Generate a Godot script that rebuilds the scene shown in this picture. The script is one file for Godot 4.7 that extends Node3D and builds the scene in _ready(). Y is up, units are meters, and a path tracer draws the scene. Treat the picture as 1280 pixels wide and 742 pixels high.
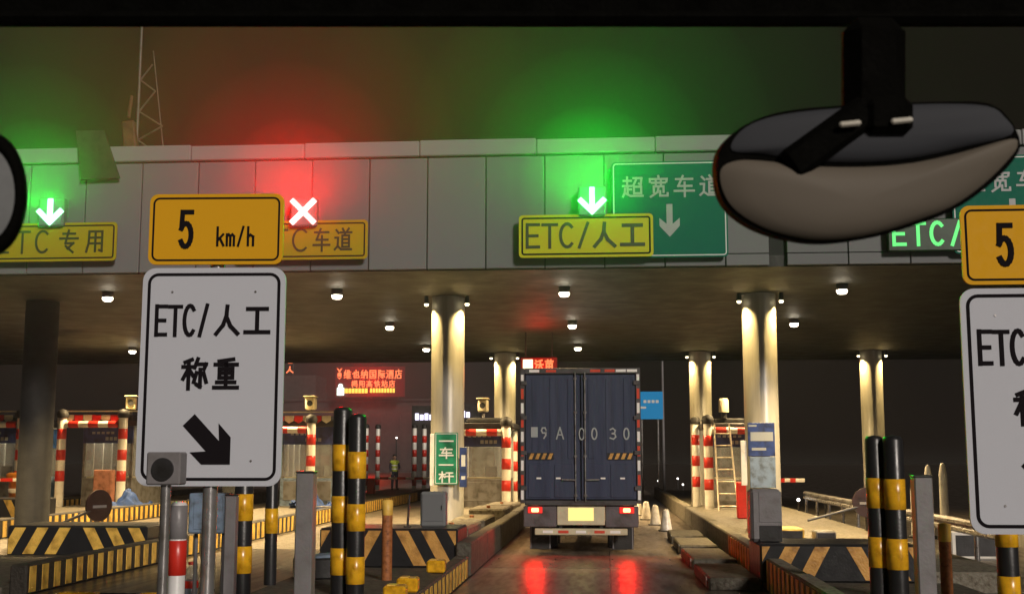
extends Node3D
# A motorway toll plaza on a drizzly night, seen from the front seat of a van that waits behind a box truck.
# Metres, y up, the lanes run along -Z.

var names := {}
var M := {}
var G := {}
var rng := RandomNumberGenerator.new()

# ------------------------------------------------------------------ naming and grouping
func numbered(called: String) -> String:
	if not names.has(called):
		names[called] = 0
		return called
	names[called] += 1
	return "%s_%03d" % [called, names[called]]

func tag(o: Node3D, label: String, category: String, group := "") -> Node3D:
	o.set_meta("label", label)
	o.set_meta("category", category)
	if group != "":
		o.set_meta("group", group)
	return o

func thing(called: String, label: String, category: String, at := Vector3.ZERO, turn := 0.0, group := "") -> Node3D:
	var o := Node3D.new()
	o.name = numbered(called)
	add_child(o, true)
	o.position = at
	o.rotation.y = turn
	tag(o, label, category, group)
	return o

func dup(src: Node3D, at: Vector3, label: String, turn := 0.0) -> Node3D:
	var r: Node3D = src.duplicate()
	r.name = numbered(String(src.name).trim_suffix("_000"))
	add_child(r, true)
	r.position = at
	r.rotation.y = turn
	r.set_meta("label", label)
	return r

func obj(called: String, st: SurfaceTool, mat: Material, parent: Node3D = null) -> MeshInstance3D:
	st.generate_normals()
	var m := MeshInstance3D.new()
	m.mesh = st.commit()
	m.material_override = mat
	if parent == null:
		m.name = numbered(called)
		add_child(m, true)
	else:
		var n := 0
		var want := called
		while parent.has_node(NodePath(want)):
			n += 1
			want = "%s_%03d" % [called, n]
		m.name = want
		parent.add_child(m, true)
	return m

func share(called: String, mesh: Mesh, mat: Material, parent: Node3D, at: Vector3, basis := Basis()) -> MeshInstance3D:
	var m := MeshInstance3D.new()
	m.mesh = mesh
	m.material_override = mat
	var n := 0
	var want := called
	while parent.has_node(NodePath(want)):
		n += 1
		want = "%s_%03d" % [called, n]
	m.name = want
	m.transform = Transform3D(basis, at)
	parent.add_child(m, true)
	return m

func struct(called: String, st: SurfaceTool, mat: Material, label: String) -> MeshInstance3D:
	var m := obj(called, st, mat)
	m.set_meta("kind", "structure")
	m.set_meta("label", label)
	return m

# ------------------------------------------------------------------ shapes
func S() -> SurfaceTool:
	var st := SurfaceTool.new()
	st.begin(Mesh.PRIMITIVE_TRIANGLES)
	st.set_smooth_group(-1)
	return st

func tri(st: SurfaceTool, a: Vector3, b: Vector3, c: Vector3, out: Vector3) -> void:
	if (b - a).cross(c - a).dot(out) > 0.0:
		st.add_vertex(a); st.add_vertex(c); st.add_vertex(b)
	else:
		st.add_vertex(a); st.add_vertex(b); st.add_vertex(c)

func quad(st: SurfaceTool, a: Vector3, b: Vector3, c: Vector3, d: Vector3, out: Vector3) -> void:
	tri(st, a, b, c, out)
	tri(st, a, c, d, out)

# a box with chamfered edges
func box(st: SurfaceTool, c: Vector3, s: Vector3, b := Basis(), bev := 0.0) -> void:
	st.set_smooth_group(-1)
	var h := s * 0.5
	var e: float = minf(bev, minf(h.x, minf(h.y, h.z)) * 0.9)
	var ax := [Vector3.RIGHT, Vector3.UP, Vector3.BACK]
	for i in 3:
		for sg in [-1.0, 1.0]:
			var n: Vector3 = ax[i] * sg
			var j := (i + 1) % 3
			var k := (i + 2) % 3
			var p := []
			for q in [[-1, -1], [1, -1], [1, 1], [-1, 1]]:
				p.append(c + b * (n * h[i] + ax[j] * (h[j] - e) * q[0] + ax[k] * (h[k] - e) * q[1]))
			quad(st, p[0], p[1], p[2], p[3], b * n)
	if e <= 0.0:
		return
	for i in 3:
		var j := (i + 1) % 3
		var k := (i + 2) % 3
		for sj in [-1.0, 1.0]:
			for sk in [-1.0, 1.0]:
				var u: Vector3 = ax[j] * h[j] * sj + ax[k] * (h[k] - e) * sk
				var v: Vector3 = ax[j] * (h[j] - e) * sj + ax[k] * h[k] * sk
				var l: Vector3 = ax[i] * (h[i] - e)
				quad(st, c + b * (u - l), c + b * (u + l), c + b * (v + l), c + b * (v - l), b * (ax[j] * sj + ax[k] * sk))
	for sx in [-1.0, 1.0]:
		for sy in [-1.0, 1.0]:
			for sz in [-1.0, 1.0]:
				var g := Vector3(sx, sy, sz)
				tri(st, c + b * (g * Vector3(h.x, h.y - e, h.z - e)), c + b * (g * Vector3(h.x - e, h.y, h.z - e)), c + b * (g * Vector3(h.x - e, h.y - e, h.z)), b * g)

func span(st: SurfaceTool, lo: Vector3, hi: Vector3, bev := 0.0) -> void:
	box(st, (lo + hi) * 0.5, (hi - lo).abs(), Basis(), bev)

func frame_of(d: Vector3) -> Array:
	var w := d.normalized()
	var u := w.cross(Vector3.UP if absf(w.y) < 0.9 else Vector3.RIGHT).normalized()
	return [u, w.cross(u)]

func cyl(st: SurfaceTool, a: Vector3, b: Vector3, r0: float, r1: float, n := 12, caps := true) -> void:
	var f := frame_of(b - a)
	var w := (b - a).normalized()
	for i in n:
		var t0 := TAU * i / n
		var t1 := TAU * (i + 1) / n
		var d0: Vector3 = f[0] * cos(t0) + f[1] * sin(t0)
		var d1: Vector3 = f[0] * cos(t1) + f[1] * sin(t1)
		st.set_smooth_group(1)
		if r1 <= 0.0001:
			tri(st, a + d0 * r0, a + d1 * r0, b, d0 + d1)
		else:
			quad(st, a + d0 * r0, a + d1 * r0, b + d1 * r1, b + d0 * r1, d0 + d1)
		if caps:
			st.set_smooth_group(-1)
			tri(st, a, a + d0 * r0, a + d1 * r0, -w)
			if r1 > 0.0001:
				tri(st, b, b + d0 * r1, b + d1 * r1, w)
	st.set_smooth_group(-1)

# a lathe about +Y through c: rings of [radius, height]
func lathe(st: SurfaceTool, c: Vector3, rings: Array, n := 14, bas := Basis()) -> void:
	st.set_smooth_group(1)
	for k in rings.size() - 1:
		var r0: float = rings[k][0]
		var r1: float = rings[k + 1][0]
		for i in n:
			var t0 := TAU * i / n
			var t1 := TAU * (i + 1) / n
			var d0 := Vector3(cos(t0), 0, sin(t0))
			var d1 := Vector3(cos(t1), 0, sin(t1))
			var out: Vector3 = (d0 + d1) * (rings[k + 1][1] - rings[k][1]) + Vector3.UP * 2.0 * (r0 - r1)
			var p := [d0 * r0 + Vector3.UP * rings[k][1], d1 * r0 + Vector3.UP * rings[k][1], d1 * r1 + Vector3.UP * rings[k + 1][1], d0 * r1 + Vector3.UP * rings[k + 1][1]]
			for q in 4:
				p[q] = c + bas * p[q]
			if r0 > 0.0:
				tri(st, p[0], p[1], p[2], bas * out)
			if r1 > 0.0:
				tri(st, p[0], p[2], p[3], bas * out)
	st.set_smooth_group(-1)

# a polygon in XY given a thickness along Z
func prism(st: SurfaceTool, pts: PackedVector2Array, z0: float, z1: float, t := Transform3D()) -> void:
	st.set_smooth_group(-1)
	var idx := Geometry2D.triangulate_polygon(pts)
	for i in range(0, idx.size(), 3):
		for zz in [[z1, 1.0], [z0, -1.0]]:
			var q := []
			for k in 3:
				q.append(t * Vector3(pts[idx[i + k]].x, pts[idx[i + k]].y, zz[0]))
			tri(st, q[0], q[1], q[2], t.basis * Vector3(0, 0, zz[1]))
	var area := 0.0
	for i in pts.size():
		area += pts[i].cross(pts[(i + 1) % pts.size()])
	for i in pts.size():
		var a := pts[i]
		var b := pts[(i + 1) % pts.size()]
		var nn := Vector2(b.y - a.y, a.x - b.x) * signf(area)
		quad(st, t * Vector3(a.x, a.y, z0), t * Vector3(b.x, b.y, z0), t * Vector3(b.x, b.y, z1), t * Vector3(a.x, a.y, z1), t.basis * Vector3(nn.x, nn.y, 0))

# a gently domed plate: outline p drawn in towards its middle while it rises
func pillow(st: SurfaceTool, p: PackedVector2Array, z0: float, z1: float, bulge: float, mid: Vector2) -> void:
	prism(st, p, z0, z1)
	st.set_smooth_group(1)
	var steps := [[1.0, 0.0004], [0.94, bulge * 0.3], [0.8, bulge * 0.62], [0.55, bulge * 0.87], [0.28, bulge * 0.97], [0.0, bulge]]
	for k in steps.size() - 1:
		for i in p.size():
			var j := (i + 1) % p.size()
			var q := []
			for e in [[i, k], [j, k], [j, k + 1], [i, k + 1]]:
				var v := mid.lerp(p[e[0]], steps[e[1]][0])
				q.append(Vector3(v.x, v.y, z1 + steps[e[1]][1]))
			tri(st, q[0], q[1], q[2], Vector3(0, 0, 1))
			if steps[k + 1][0] > 0.0:
				tri(st, q[0], q[2], q[3], Vector3(0, 0, 1))
	st.set_smooth_group(-1)

func rrect(w: float, h: float, r: float, n := 6) -> PackedVector2Array:
	var p := PackedVector2Array()
	for k in 4:
		var cx := (w * 0.5 - r) * (1 if k in [0, 3] else -1)
		var cy := (h * 0.5 - r) * (1 if k < 2 else -1)
		for i in n + 1:
			var a := PI / 2 * (k + float(i) / n)
			p.append(Vector2(cx + r * cos(a), cy + r * sin(a)))
	return p

# a raised line round a rounded board
func ring(st: SurfaceTool, w: float, h: float, r: float, wide: float, z0: float, z1: float, t := Transform3D()) -> void:
	var o := rrect(w, h, r)
	var i2 := rrect(w - 2 * wide, h - 2 * wide, maxf(r - wide, 0.002))
	for k in o.size():
		var l := (k + 1) % o.size()
		prism(st, PackedVector2Array([o[k], o[l], i2[l], i2[k]]), z0, z1, t)

# ------------------------------------------------------------------ lettering: every character as pen strokes on a 100 x 100 grid, y down
func glyphs() -> void:
	G["E"] = [[12, 4, 12, 96], [12, 5, 88, 5], [12, 50, 78, 50], [12, 95, 88, 95]]
	G["T"] = [[4, 6, 96, 6], [50, 6, 50, 97]]
	G["/"] = [[78, 2, 22, 98]]
	var arc := func(cx: float, cy: float, rx: float, ry: float, a0: float, a1: float, n: int) -> Array:
		var o := []
		for i in n + 1:
			var q := deg_to_rad(lerpf(a0, a1, i / float(n)))
			o.append(cx + rx * cos(q))
			o.append(cy + ry * sin(q))
		return o
	G["5"] = [[88, 6, 22, 6, 17, 47], arc.call(48, 67, 39, 30, -145, 145, 14)]
	G["C"] = [arc.call(54, 50, 44, 46, -48, -312, 16)]
	G["k"] = [[15, 4, 15, 96], [80, 40, 18, 72], [42, 58, 86, 96]]
	G["m"] = [[8, 40, 8, 96], [8, 50, 28, 40, 48, 50, 48, 96], [48, 50, 70, 40, 90, 50, 90, 96]]
	G["h"] = [[18, 4, 18, 96], [18, 55, 45, 42, 78, 52, 78, 96]]
	G["9"] = [[80, 34, 64, 52, 34, 50, 18, 30, 32, 8, 66, 6, 82, 28, 78, 70, 52, 96]]
	G["0"] = [arc.call(50, 50, 36, 46, -90, 270, 18)]
	G["A"] = [[6, 97, 50, 4, 94, 97], [24, 64, 76, 64]]
	G["3"] = [[14, 14, 48, 4, 82, 22, 70, 44, 40, 48, 76, 54, 88, 76, 56, 96, 12, 86]]
	G["人"] = [[50, 6, 47, 36, 34, 66, 8, 93], [48, 40, 64, 68, 93, 92]]
	G["工"] = [[12, 14, 88, 14], [50, 14, 50, 88], [4, 88, 96, 88]]
	G["称"] = [[38, 8, 12, 16], [4, 30, 45, 30], [26, 14, 26, 96], [26, 34, 5, 66], [28, 38, 44, 56], [62, 6, 50, 32], [56, 22, 95, 22, 88, 36], [73, 38, 73, 90, 60, 84], [58, 48, 48, 76], [86, 48, 97, 76]]
	G["重"] = [[78, 7, 22, 13], [7, 23, 93, 23], [24, 36, 76, 36, 76, 63, 24, 63, 24, 36], [24, 49, 76, 49], [50, 12, 50, 93], [15, 77, 85, 77], [4, 93, 96, 93]]
	G["专"] = [[22, 18, 78, 18], [8, 38, 92, 38], [48, 5, 34, 58, 72, 58, 45, 80], [36, 70, 70, 95]]
	G["用"] = [[20, 10, 18, 60, 8, 94], [20, 10, 82, 10, 82, 92, 70, 88], [20, 36, 82, 36], [20, 60, 82, 60], [50, 10, 50, 92]]
	G["车"] = [[12, 18, 88, 18], [44, 4, 22, 50, 84, 50], [52, 34, 52, 97], [5, 72, 95, 72]]
	G["道"] = [[12, 10, 24, 22], [6, 42, 22, 42, 20, 74], [4, 92, 20, 78, 40, 92, 97, 92], [48, 4, 54, 13], [82, 4, 74, 13], [36, 20, 97, 20], [64, 20, 58, 32], [46, 33, 84, 33, 84, 81, 46, 81, 46, 33], [46, 49, 84, 49], [46, 65, 84, 65]]
	G["超"] = [[24, 6, 24, 46], [8, 22, 42, 22], [4, 46, 44, 46], [26, 46, 26, 80], [26, 62, 42, 62], [14, 58, 12, 78, 4, 94], [12, 78, 40, 92, 97, 92], [54, 10, 92, 10, 88, 40, 80, 36], [70, 10, 54, 42], [56, 50, 90, 50, 90, 80, 56, 80, 56, 50]]
	G["宽"] = [[50, 2, 52, 12], [10, 28, 10, 16, 90, 16, 88, 28], [20, 33, 80, 33], [38, 24, 38, 43], [62, 24, 62, 43], [28, 76, 28, 50, 74, 50, 74, 76], [50, 57, 46, 76, 14, 97], [58, 72, 58, 93, 93, 93, 93, 82]]
	G["一"] = [[5, 50, 95, 50]]
	G["杆"] = [[5, 28, 44, 28], [24, 5, 24, 96], [24, 32, 6, 68], [26, 38, 42, 54], [52, 15, 94, 15], [47, 46, 98, 46], [72, 15, 72, 97]]
	G["维"] = [[28, 5, 8, 34, 28, 34, 6, 62, 34, 57], [6, 87, 36, 79], [56, 5, 42, 42], [50, 28, 50, 96], [72, 6, 76, 18], [50, 24, 95, 24], [50, 46, 93, 46], [50, 67, 93, 67], [50, 90, 97, 90], [72, 24, 72, 90]]
	G["也"] = [[28, 24, 28, 87, 93, 87, 93, 70], [7, 43, 85, 22, 83, 63, 70, 58], [53, 5, 53, 73]]
	G["纳"] = [[28, 5, 8, 34, 28, 34, 6, 62, 34, 57], [6, 87, 36, 79], [47, 95, 47, 25, 93, 25, 93, 92, 82, 88], [70, 6, 68, 42, 52, 68], [70, 46, 86, 64]]
	G["国"] = [[9, 7, 91, 7, 91, 93, 9, 93, 9, 7], [26, 26, 74, 26], [30, 49, 70, 49], [24, 74, 76, 74], [50, 26, 50, 74], [60, 57, 68, 67]]
	G["际"] = [[12, 7, 12, 96], [12, 8, 38, 8, 26, 36, 40, 57, 26, 63], [52, 17, 91, 17], [44, 42, 97, 42], [70, 42, 70, 92, 58, 87], [56, 56, 44, 80], [82, 56, 95, 80]]
	G["酒"] = [[10, 9, 20, 19], [4, 34, 16, 44], [5, 93, 22, 60], [33, 11, 97, 11], [40, 95, 40, 30, 92, 30, 92, 95], [57, 11, 57, 52], [75, 11, 75, 52], [40, 67, 92, 67], [40, 90, 92, 90]]
	G["店"] = [[52, 2, 54, 12], [15, 16, 94, 16], [18, 16, 16, 60, 4, 96], [54, 24, 54, 58], [54, 40, 88, 40], [34, 58, 84, 58, 84, 93, 34, 93, 34, 58]]
	G["揭"] = [[4, 28, 36, 28], [22, 6, 22, 93, 12, 86], [4, 62, 36, 50], [46, 6, 88, 6, 88, 40, 46, 40, 46, 6], [46, 22, 88, 22], [52, 46, 40, 68], [48, 55, 94, 55, 90, 93, 80, 88], [54, 77, 72, 77]]
	G["阳"] = [[12, 7, 12, 96], [12, 8, 40, 8, 28, 36, 42, 58, 28, 64], [55, 11, 92, 11, 92, 89, 55, 89, 55, 11], [55, 50, 92, 50]]
	G["高"] = [[50, 2, 50, 14], [6, 17, 94, 17], [32, 27, 68, 27, 68, 43, 32, 43, 32, 27], [11, 96, 11, 55, 89, 55, 89, 95, 78, 91], [34, 67, 66, 67, 66, 85, 34, 85, 34, 67]]
	G["铁"] = [[26, 4, 6, 34], [16, 24, 42, 24], [10, 44, 41, 44], [25, 24, 25, 88, 43, 76], [60, 6, 50, 34], [54, 25, 93, 25], [48, 53, 97, 53], [73, 6, 70, 57, 47, 95], [75, 58, 97, 95]]
	G["站"] = [[24, 4, 28, 15], [6, 22, 45, 22], [14, 36, 20, 70], [36, 34, 30, 72], [4, 83, 46, 75], [70, 4, 70, 48], [70, 26, 97, 26], [54, 49, 92, 49, 92, 93, 54, 93, 54, 49]]
	G["沃"] = [[10, 10, 20, 20], [4, 34, 16, 44], [5, 93, 22, 60], [85, 8, 40, 18], [33, 47, 97, 47], [66, 14, 64, 51, 35, 95], [67, 52, 95, 95]]
	G["苗"] = [[6, 18, 94, 18], [32, 6, 32, 30], [68, 6, 68, 30], [16, 39, 84, 39, 84, 93, 16, 93, 16, 39], [50, 39, 50, 93], [16, 66, 84, 66]]
	G["中"] = [[12, 26, 88, 26, 88, 64, 12, 64, 12, 26], [50, 4, 50, 97]]
	G["心"] = [[12, 44, 6, 76], [30, 36, 32, 86, 76, 86, 78, 68], [48, 18, 58, 36], [84, 34, 95, 66]]

# (x, y) is the top left corner of the line; sizes in metres
func write(st: SurfaceTool, text: String, x: float, y: float, cw: float, ch: float, step: float, pen: float, z: float, t := Transform3D(), thick := 0.004) -> void:
	var lift := 0.0
	for n in text.length():
		var c := text[n]
		if not G.has(c):
			continue
		for line in G[c]:
			for i in range(0, line.size() - 2, 2):
				var a := Vector2(x + n * step + line[i] * 0.01 * cw, y - line[i + 1] * 0.01 * ch)
				var b := Vector2(x + n * step + line[i + 2] * 0.01 * cw, y - line[i + 3] * 0.01 * ch)
				var d := (b - a).normalized() * pen * 0.48
				var s := d.orthogonal()
				lift = fmod(lift + 0.00035, 0.0021)
				prism(st, PackedVector2Array([a - d + s, a - d - s, b + d - s, b + d + s]), z, z + thick + lift, t)

# every character a part of its own
func letters(parent: Node3D, called: String, m: Material, text: String, x: float, y: float, cw: float, ch: float, step: float, pen: float, z: float, t := Transform3D(), thick := 0.004) -> void:
	for n in text.length():
		var st := S()
		write(st, text[n], x + n * step, y, cw, ch, step, pen, z, t, thick)
		obj(called, st, m, parent)

# ------------------------------------------------------------------ materials
func noise_tex(fr: float, seed_: int, stops: Array, cols: Array, size := 256, normal := false, strength := 4.0, kind := FastNoiseLite.TYPE_SIMPLEX_SMOOTH) -> NoiseTexture2D:
	var n := FastNoiseLite.new()
	n.noise_type = kind
	n.frequency = fr
	n.seed = seed_
	n.fractal_octaves = 4
	var t := NoiseTexture2D.new()
	t.noise = n
	t.width = size
	t.height = size
	t.seamless = true
	if normal:
		t.as_normal_map = true
		t.bump_strength = strength
	else:
		var g := Gradient.new()
		g.offsets = PackedFloat32Array(stops)
		g.colors = PackedColorArray(cols)
		t.color_ramp = g
	return t

func lin(r: float, g: float, b: float) -> Color:
	return Color(r, g, b).linear_to_srgb()

func mat(r: float, g: float, b: float, rough := 0.7, metal := 0.0) -> StandardMaterial3D:
	var m := StandardMaterial3D.new()
	m.albedo_color = lin(r, g, b)
	m.roughness = rough
	m.metallic = metal
	return m

var grime: NoiseTexture2D
var grime_fine: NoiseTexture2D
var clean: NoiseTexture2D
var film: NoiseTexture2D
var streaks: NoiseTexture2D
var pits: NoiseTexture2D
var rough_map: NoiseTexture2D

# painted or cast surface with uneven tone, worn roughness and small relief
func worn(r: float, g: float, b: float, rough := 0.6, metal := 0.0, scale := 0.7, relief := 0.25, fine := false) -> StandardMaterial3D:
	var m := mat(r, g, b, rough, metal)
	m.albedo_texture = grime_fine if fine else grime
	m.roughness_texture = rough_map
	m.roughness_texture_channel = BaseMaterial3D.TEXTURE_CHANNEL_RED
	m.normal_enabled = true
	m.normal_texture = pits
	m.normal_scale = relief
	m.uv1_triplanar = true
	m.uv1_world_triplanar = true
	m.uv1_scale = Vector3.ONE * scale
	return m

func glow(r: float, g: float, b: float, k: float) -> StandardMaterial3D:
	var m := mat(0.04 * r, 0.04 * g, 0.04 * b, 0.5)
	m.emission_enabled = true
	m.emission = lin(r, g, b)
	m.emission_energy_multiplier = k
	return m

func materials() -> void:
	grime = noise_tex(0.012, 3, [0.0, 0.35, 0.6, 1.0], [Color(0.62, 0.58, 0.53), Color(0.86, 0.84, 0.81), Color(0.97, 0.96, 0.95), Color(1, 1, 1)])
	grime_fine = noise_tex(0.05, 11, [0.0, 0.3, 0.55, 1.0], [Color(0.5, 0.45, 0.4), Color(0.82, 0.79, 0.75), Color(0.95, 0.94, 0.92), Color(1, 1, 1)])
	clean = noise_tex(0.015, 17, [0.0, 0.4, 1.0], [Color(0.86, 0.85, 0.83), Color(0.95, 0.95, 0.94), Color(1, 1, 1)])
	rough_map = noise_tex(0.02, 5, [0.0, 1.0], [Color(0.7, 0.7, 0.7), Color(1, 1, 1)])
	pits = noise_tex(0.09, 9, [], [], 256, true, 3.0)
	M.asphalt = worn(0.052, 0.043, 0.036, 1.0, 0.0, 0.22, 0.35, true)
	M.asphalt.albedo_texture = noise_tex(0.05, 41, [0.0, 0.5, 1.0], [Color(0.74, 0.73, 0.72), Color(0.9, 0.9, 0.9), Color(1, 1, 1)], 512)
	M.asphalt.roughness_texture = noise_tex(0.013, 21, [0.0, 0.42, 0.58, 1.0], [Color(0.27, 0.27, 0.27), Color(0.3, 0.3, 0.3), Color(0.36, 0.36, 0.36), Color(0.42, 0.42, 0.42)], 512)
	M.asphalt.normal_texture = noise_tex(0.16, 31, [], [], 512, true, 2.0)
	M.asphalt.normal_scale = 0.05
	M.asphalt.uv1_scale = Vector3(0.5, 0.22, 0.06)
	for k in [["wet_slab", 0.18, 0.148, 0.12], ["wet_slab_b", 0.155, 0.128, 0.105]]:
		M[k[0]] = M.asphalt.duplicate()
		M[k[0]].albedo_color = lin(k[1], k[2], k[3])
		M[k[0]].albedo_texture = grime
		M[k[0]].uv1_scale = Vector3(0.9, 0.5, 0.16)
	M.pavement = worn(0.2, 0.18, 0.145, 0.5, 0.0, 0.3, 0.3, true)
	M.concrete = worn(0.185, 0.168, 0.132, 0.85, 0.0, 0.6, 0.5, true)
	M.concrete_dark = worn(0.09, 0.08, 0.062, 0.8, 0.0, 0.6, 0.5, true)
	M.panel = worn(0.18, 0.188, 0.192, 0.5, 0.0, 0.3, 0.06)
	M.panel_b = worn(0.165, 0.172, 0.178, 0.5, 0.0, 0.23, 0.06)
	M.cap = worn(0.26, 0.265, 0.265, 0.45, 0.1, 0.3, 0.06)
	M.seam = mat(0.02, 0.02, 0.02, 0.9)
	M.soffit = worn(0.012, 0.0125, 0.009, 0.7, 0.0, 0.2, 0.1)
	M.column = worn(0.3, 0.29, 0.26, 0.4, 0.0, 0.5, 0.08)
	M.column_unlit = worn(0.005, 0.005, 0.0048, 0.95, 0.0, 0.5, 0.1)  # columns without spotlights: their unlit look put into a near-black albedo
	M.white = worn(0.72, 0.72, 0.73, 0.45, 0.0, 0.6, 0.05)
	M.sign_white = worn(0.52, 0.54, 0.6, 0.4, 0.0, 0.5, 0.02)
	M.sign_yellow = worn(0.7, 0.36, 0.012, 0.4, 0.0, 0.5, 0.02)
	M.sign_lemon = worn(0.42, 0.33, 0.01, 0.4, 0.0, 0.5, 0.02)
	M.sign_lemon_lit = worn(0.56, 0.53, 0.012, 0.4, 0.0, 0.5, 0.02)  # same yellow paint, brighter: the green arrow's light put into the colour
	M.sign_green = worn(0.006, 0.13, 0.085, 0.4, 0.0, 0.5, 0.02)
	M.sign_blue = worn(0.025, 0.32, 0.75, 0.4, 0.0, 0.5, 0.02)
	M.ink = mat(0.012, 0.01, 0.012, 0.9)
	M.ink.metallic_specular = 0.1
	M.ink_dim = mat(0.035, 0.04, 0.012, 0.5)
	M.print_white = mat(0.6, 0.62, 0.6, 0.5)
	M.print_grey = mat(0.32, 0.34, 0.34, 0.5)
	M.mast_steel = worn(0.12, 0.11, 0.1, 0.6, 0.2, 0.8, 0.08)
	M.steel = worn(0.42, 0.42, 0.43, 0.35, 0.7, 0.8, 0.08)
	M.grey_paint = worn(0.2, 0.19, 0.2, 0.5, 0.0, 0.8, 0.1)
	M.dark_paint = worn(0.03, 0.03, 0.032, 0.45, 0.0, 0.8, 0.1)
	M.black = mat(0.012, 0.012, 0.012, 0.5)
	M.rubber = worn(0.02, 0.019, 0.018, 0.75, 0.0, 1.0, 0.3)
	M.bollard_black = worn(0.018, 0.018, 0.02, 0.4, 0.0, 0.8, 0.08)
	M.bollard_yellow = worn(0.85, 0.46, 0.02, 0.3, 0.0, 0.8, 0.05, true)
	M.stripe_yellow = worn(0.85, 0.54, 0.1, 0.6, 0.0, 0.8, 0.3)
	M.stripe_orange = worn(0.62, 0.33, 0.08, 0.6, 0.0, 0.8, 0.3)
	M.red = worn(0.62, 0.03, 0.018, 0.4, 0.0, 0.8, 0.05)
	M.post_white = worn(0.84, 0.8, 0.72, 0.4, 0.0, 0.8, 0.05)
	M.cream = worn(0.62, 0.55, 0.38, 0.5, 0.0, 0.8, 0.05)
	M.rust = worn(0.42, 0.15, 0.045, 0.7, 0.0, 0.9, 0.4, true)
	M.orange = worn(0.62, 0.22, 0.02, 0.5, 0.0, 0.9, 0.1)
	M.blue_cloth = worn(0.02, 0.07, 0.28, 0.8, 0.0, 1.2, 0.5)
	M.blue_pale = worn(0.2, 0.28, 0.4, 0.6, 0.0, 1.2, 0.1)
	M.booth = worn(0.2, 0.2, 0.2, 0.5, 0.0, 0.8, 0.1)
	M.banner_blue = worn(0.06, 0.2, 0.6, 0.6, 0.0, 0.8, 0.1)
	M.booth_back = worn(0.22, 0.21, 0.17, 0.6, 0.0, 0.8, 0.1)
	M.booth_blue = worn(0.035, 0.055, 0.2, 0.5, 0.0, 0.8, 0.1)
	M.truck = worn(0.045, 0.055, 0.098, 0.42, 0.0, 0.5, 0.08)
	M.truck_frame = worn(0.09, 0.085, 0.09, 0.45, 0.1, 0.6, 0.1)
	M.truck_low = worn(0.12, 0.105, 0.115, 0.5, 0.0, 0.6, 0.15)
	M.tape_red = mat(0.6, 0.07, 0.04, 0.3)
	M.tape_white = mat(0.85, 0.82, 0.78, 0.3)
	M.pane = mat(0.5, 0.5, 0.5, 0.05)
	M.pane.transparency = BaseMaterial3D.TRANSPARENCY_ALPHA
	M.pane.albedo_color.a = 0.22
	M.led_box = worn(0.012, 0.05, 0.02, 0.5, 0.0, 0.5, 0.02)
	M.kerb_black = worn(0.035, 0.03, 0.024, 0.8, 0.0, 0.8, 0.4, true)
	M.mirror_glass = mat(0.125, 0.108, 0.086, 0.6, 0.0)  # brown-grey of the reflected cabin put into the glass colour
	M.mirror_glass.metallic_specular = 0.3
	M.mirror_upper_tone = mat(0.04, 0.043, 0.05, 0.7)  # blue-grey of the upper reflection put into the colour
	M.mirror_upper_tone.metallic_specular = 0.3
	M.lining = worn(0.003, 0.003, 0.0025, 0.95, 0.0, 6.0, 0.5)
	M.lining.metallic_specular = 0.12
	M.dark_wall = worn(0.03, 0.025, 0.022, 0.9, 0.0, 0.3, 0.2)
	M.skin = worn(0.38, 0.22, 0.15, 0.6, 0.0, 6.0, 0.1)
	M.vest = worn(0.5, 0.62, 0.06, 0.6, 0.0, 4.0, 0.3)
	M.trousers = worn(0.03, 0.035, 0.06, 0.8, 0.0, 4.0, 0.3)
	M.hair = mat(0.012, 0.01, 0.009, 0.6)
	M.cone_white = worn(0.85, 0.83, 0.78, 0.35, 0.0, 1.0, 0.05)
	for k in ["sign_white", "sign_yellow", "sign_lemon", "sign_green", "sign_blue", "bollard_yellow", "bollard_black", "panel", "panel_b", "cap", "white", "post_white", "red", "column", "column_unlit", "truck", "grey_paint", "cream"]:
		M[k].albedo_texture = clean
	streaks = noise_tex(0.03, 51, [0.0, 0.35, 0.6, 1.0], [Color(0.86, 0.85, 0.84), Color(0.94, 0.935, 0.93), Color(0.98, 0.98, 0.98), Color(1, 1, 1)])
	for k in ["column", "truck"]:
		M[k].albedo_texture = streaks
		M[k].uv1_scale = Vector3(0.9, 0.07, 0.9)
	film = noise_tex(0.2, 61, [0.0, 0.5, 1.0], [Color(0.93, 0.93, 0.93), Color(0.98, 0.98, 0.98), Color(1, 1, 1)])
	for k in ["sign_white", "sign_yellow", "sign_lemon", "sign_lemon_lit", "sign_green", "sign_blue", "panel", "panel_b", "cap"]:
		M[k].albedo_texture = film
		M[k].uv1_scale = Vector3.ONE * 2.2
	M.bollard_yellow.albedo_texture = grime
	M.bollard_yellow.uv1_scale = Vector3.ONE * 1.3
	for k in ["sign_white", "sign_yellow", "sign_lemon", "sign_green", "sign_blue", "panel", "panel_b", "cap"]:
		M[k].roughness = 0.75
		M[k].metallic_specular = 0.25
	M.tube = glow(1.0, 0.94, 0.8, 2.5)
	M.lamp = glow(1.0, 0.88, 0.66, 16.0)
	M.lamp_spot = glow(1.0, 0.84, 0.5, 7.0)
	M.green_led = glow(0.35, 1.0, 0.5, 3.4)
	M.red_led = glow(1.0, 0.42, 0.4, 3.4)
	M.text_green = glow(0.12, 0.9, 0.2, 1.0)
	M.text_red = glow(1.0, 0.2, 0.07, 1.5)
	M.text_yellow = glow(1.0, 0.6, 0.08, 1.4)
	M.board_red = glow(1.0, 0.012, 0.012, 0.05)
	M.board_red.albedo_color = lin(0.003, 0.001, 0.001)
	M.tail = glow(1.0, 0.3, 0.12, 5.0)
	M.tail_rim = glow(1.0, 0.03, 0.02, 0.9)
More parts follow.
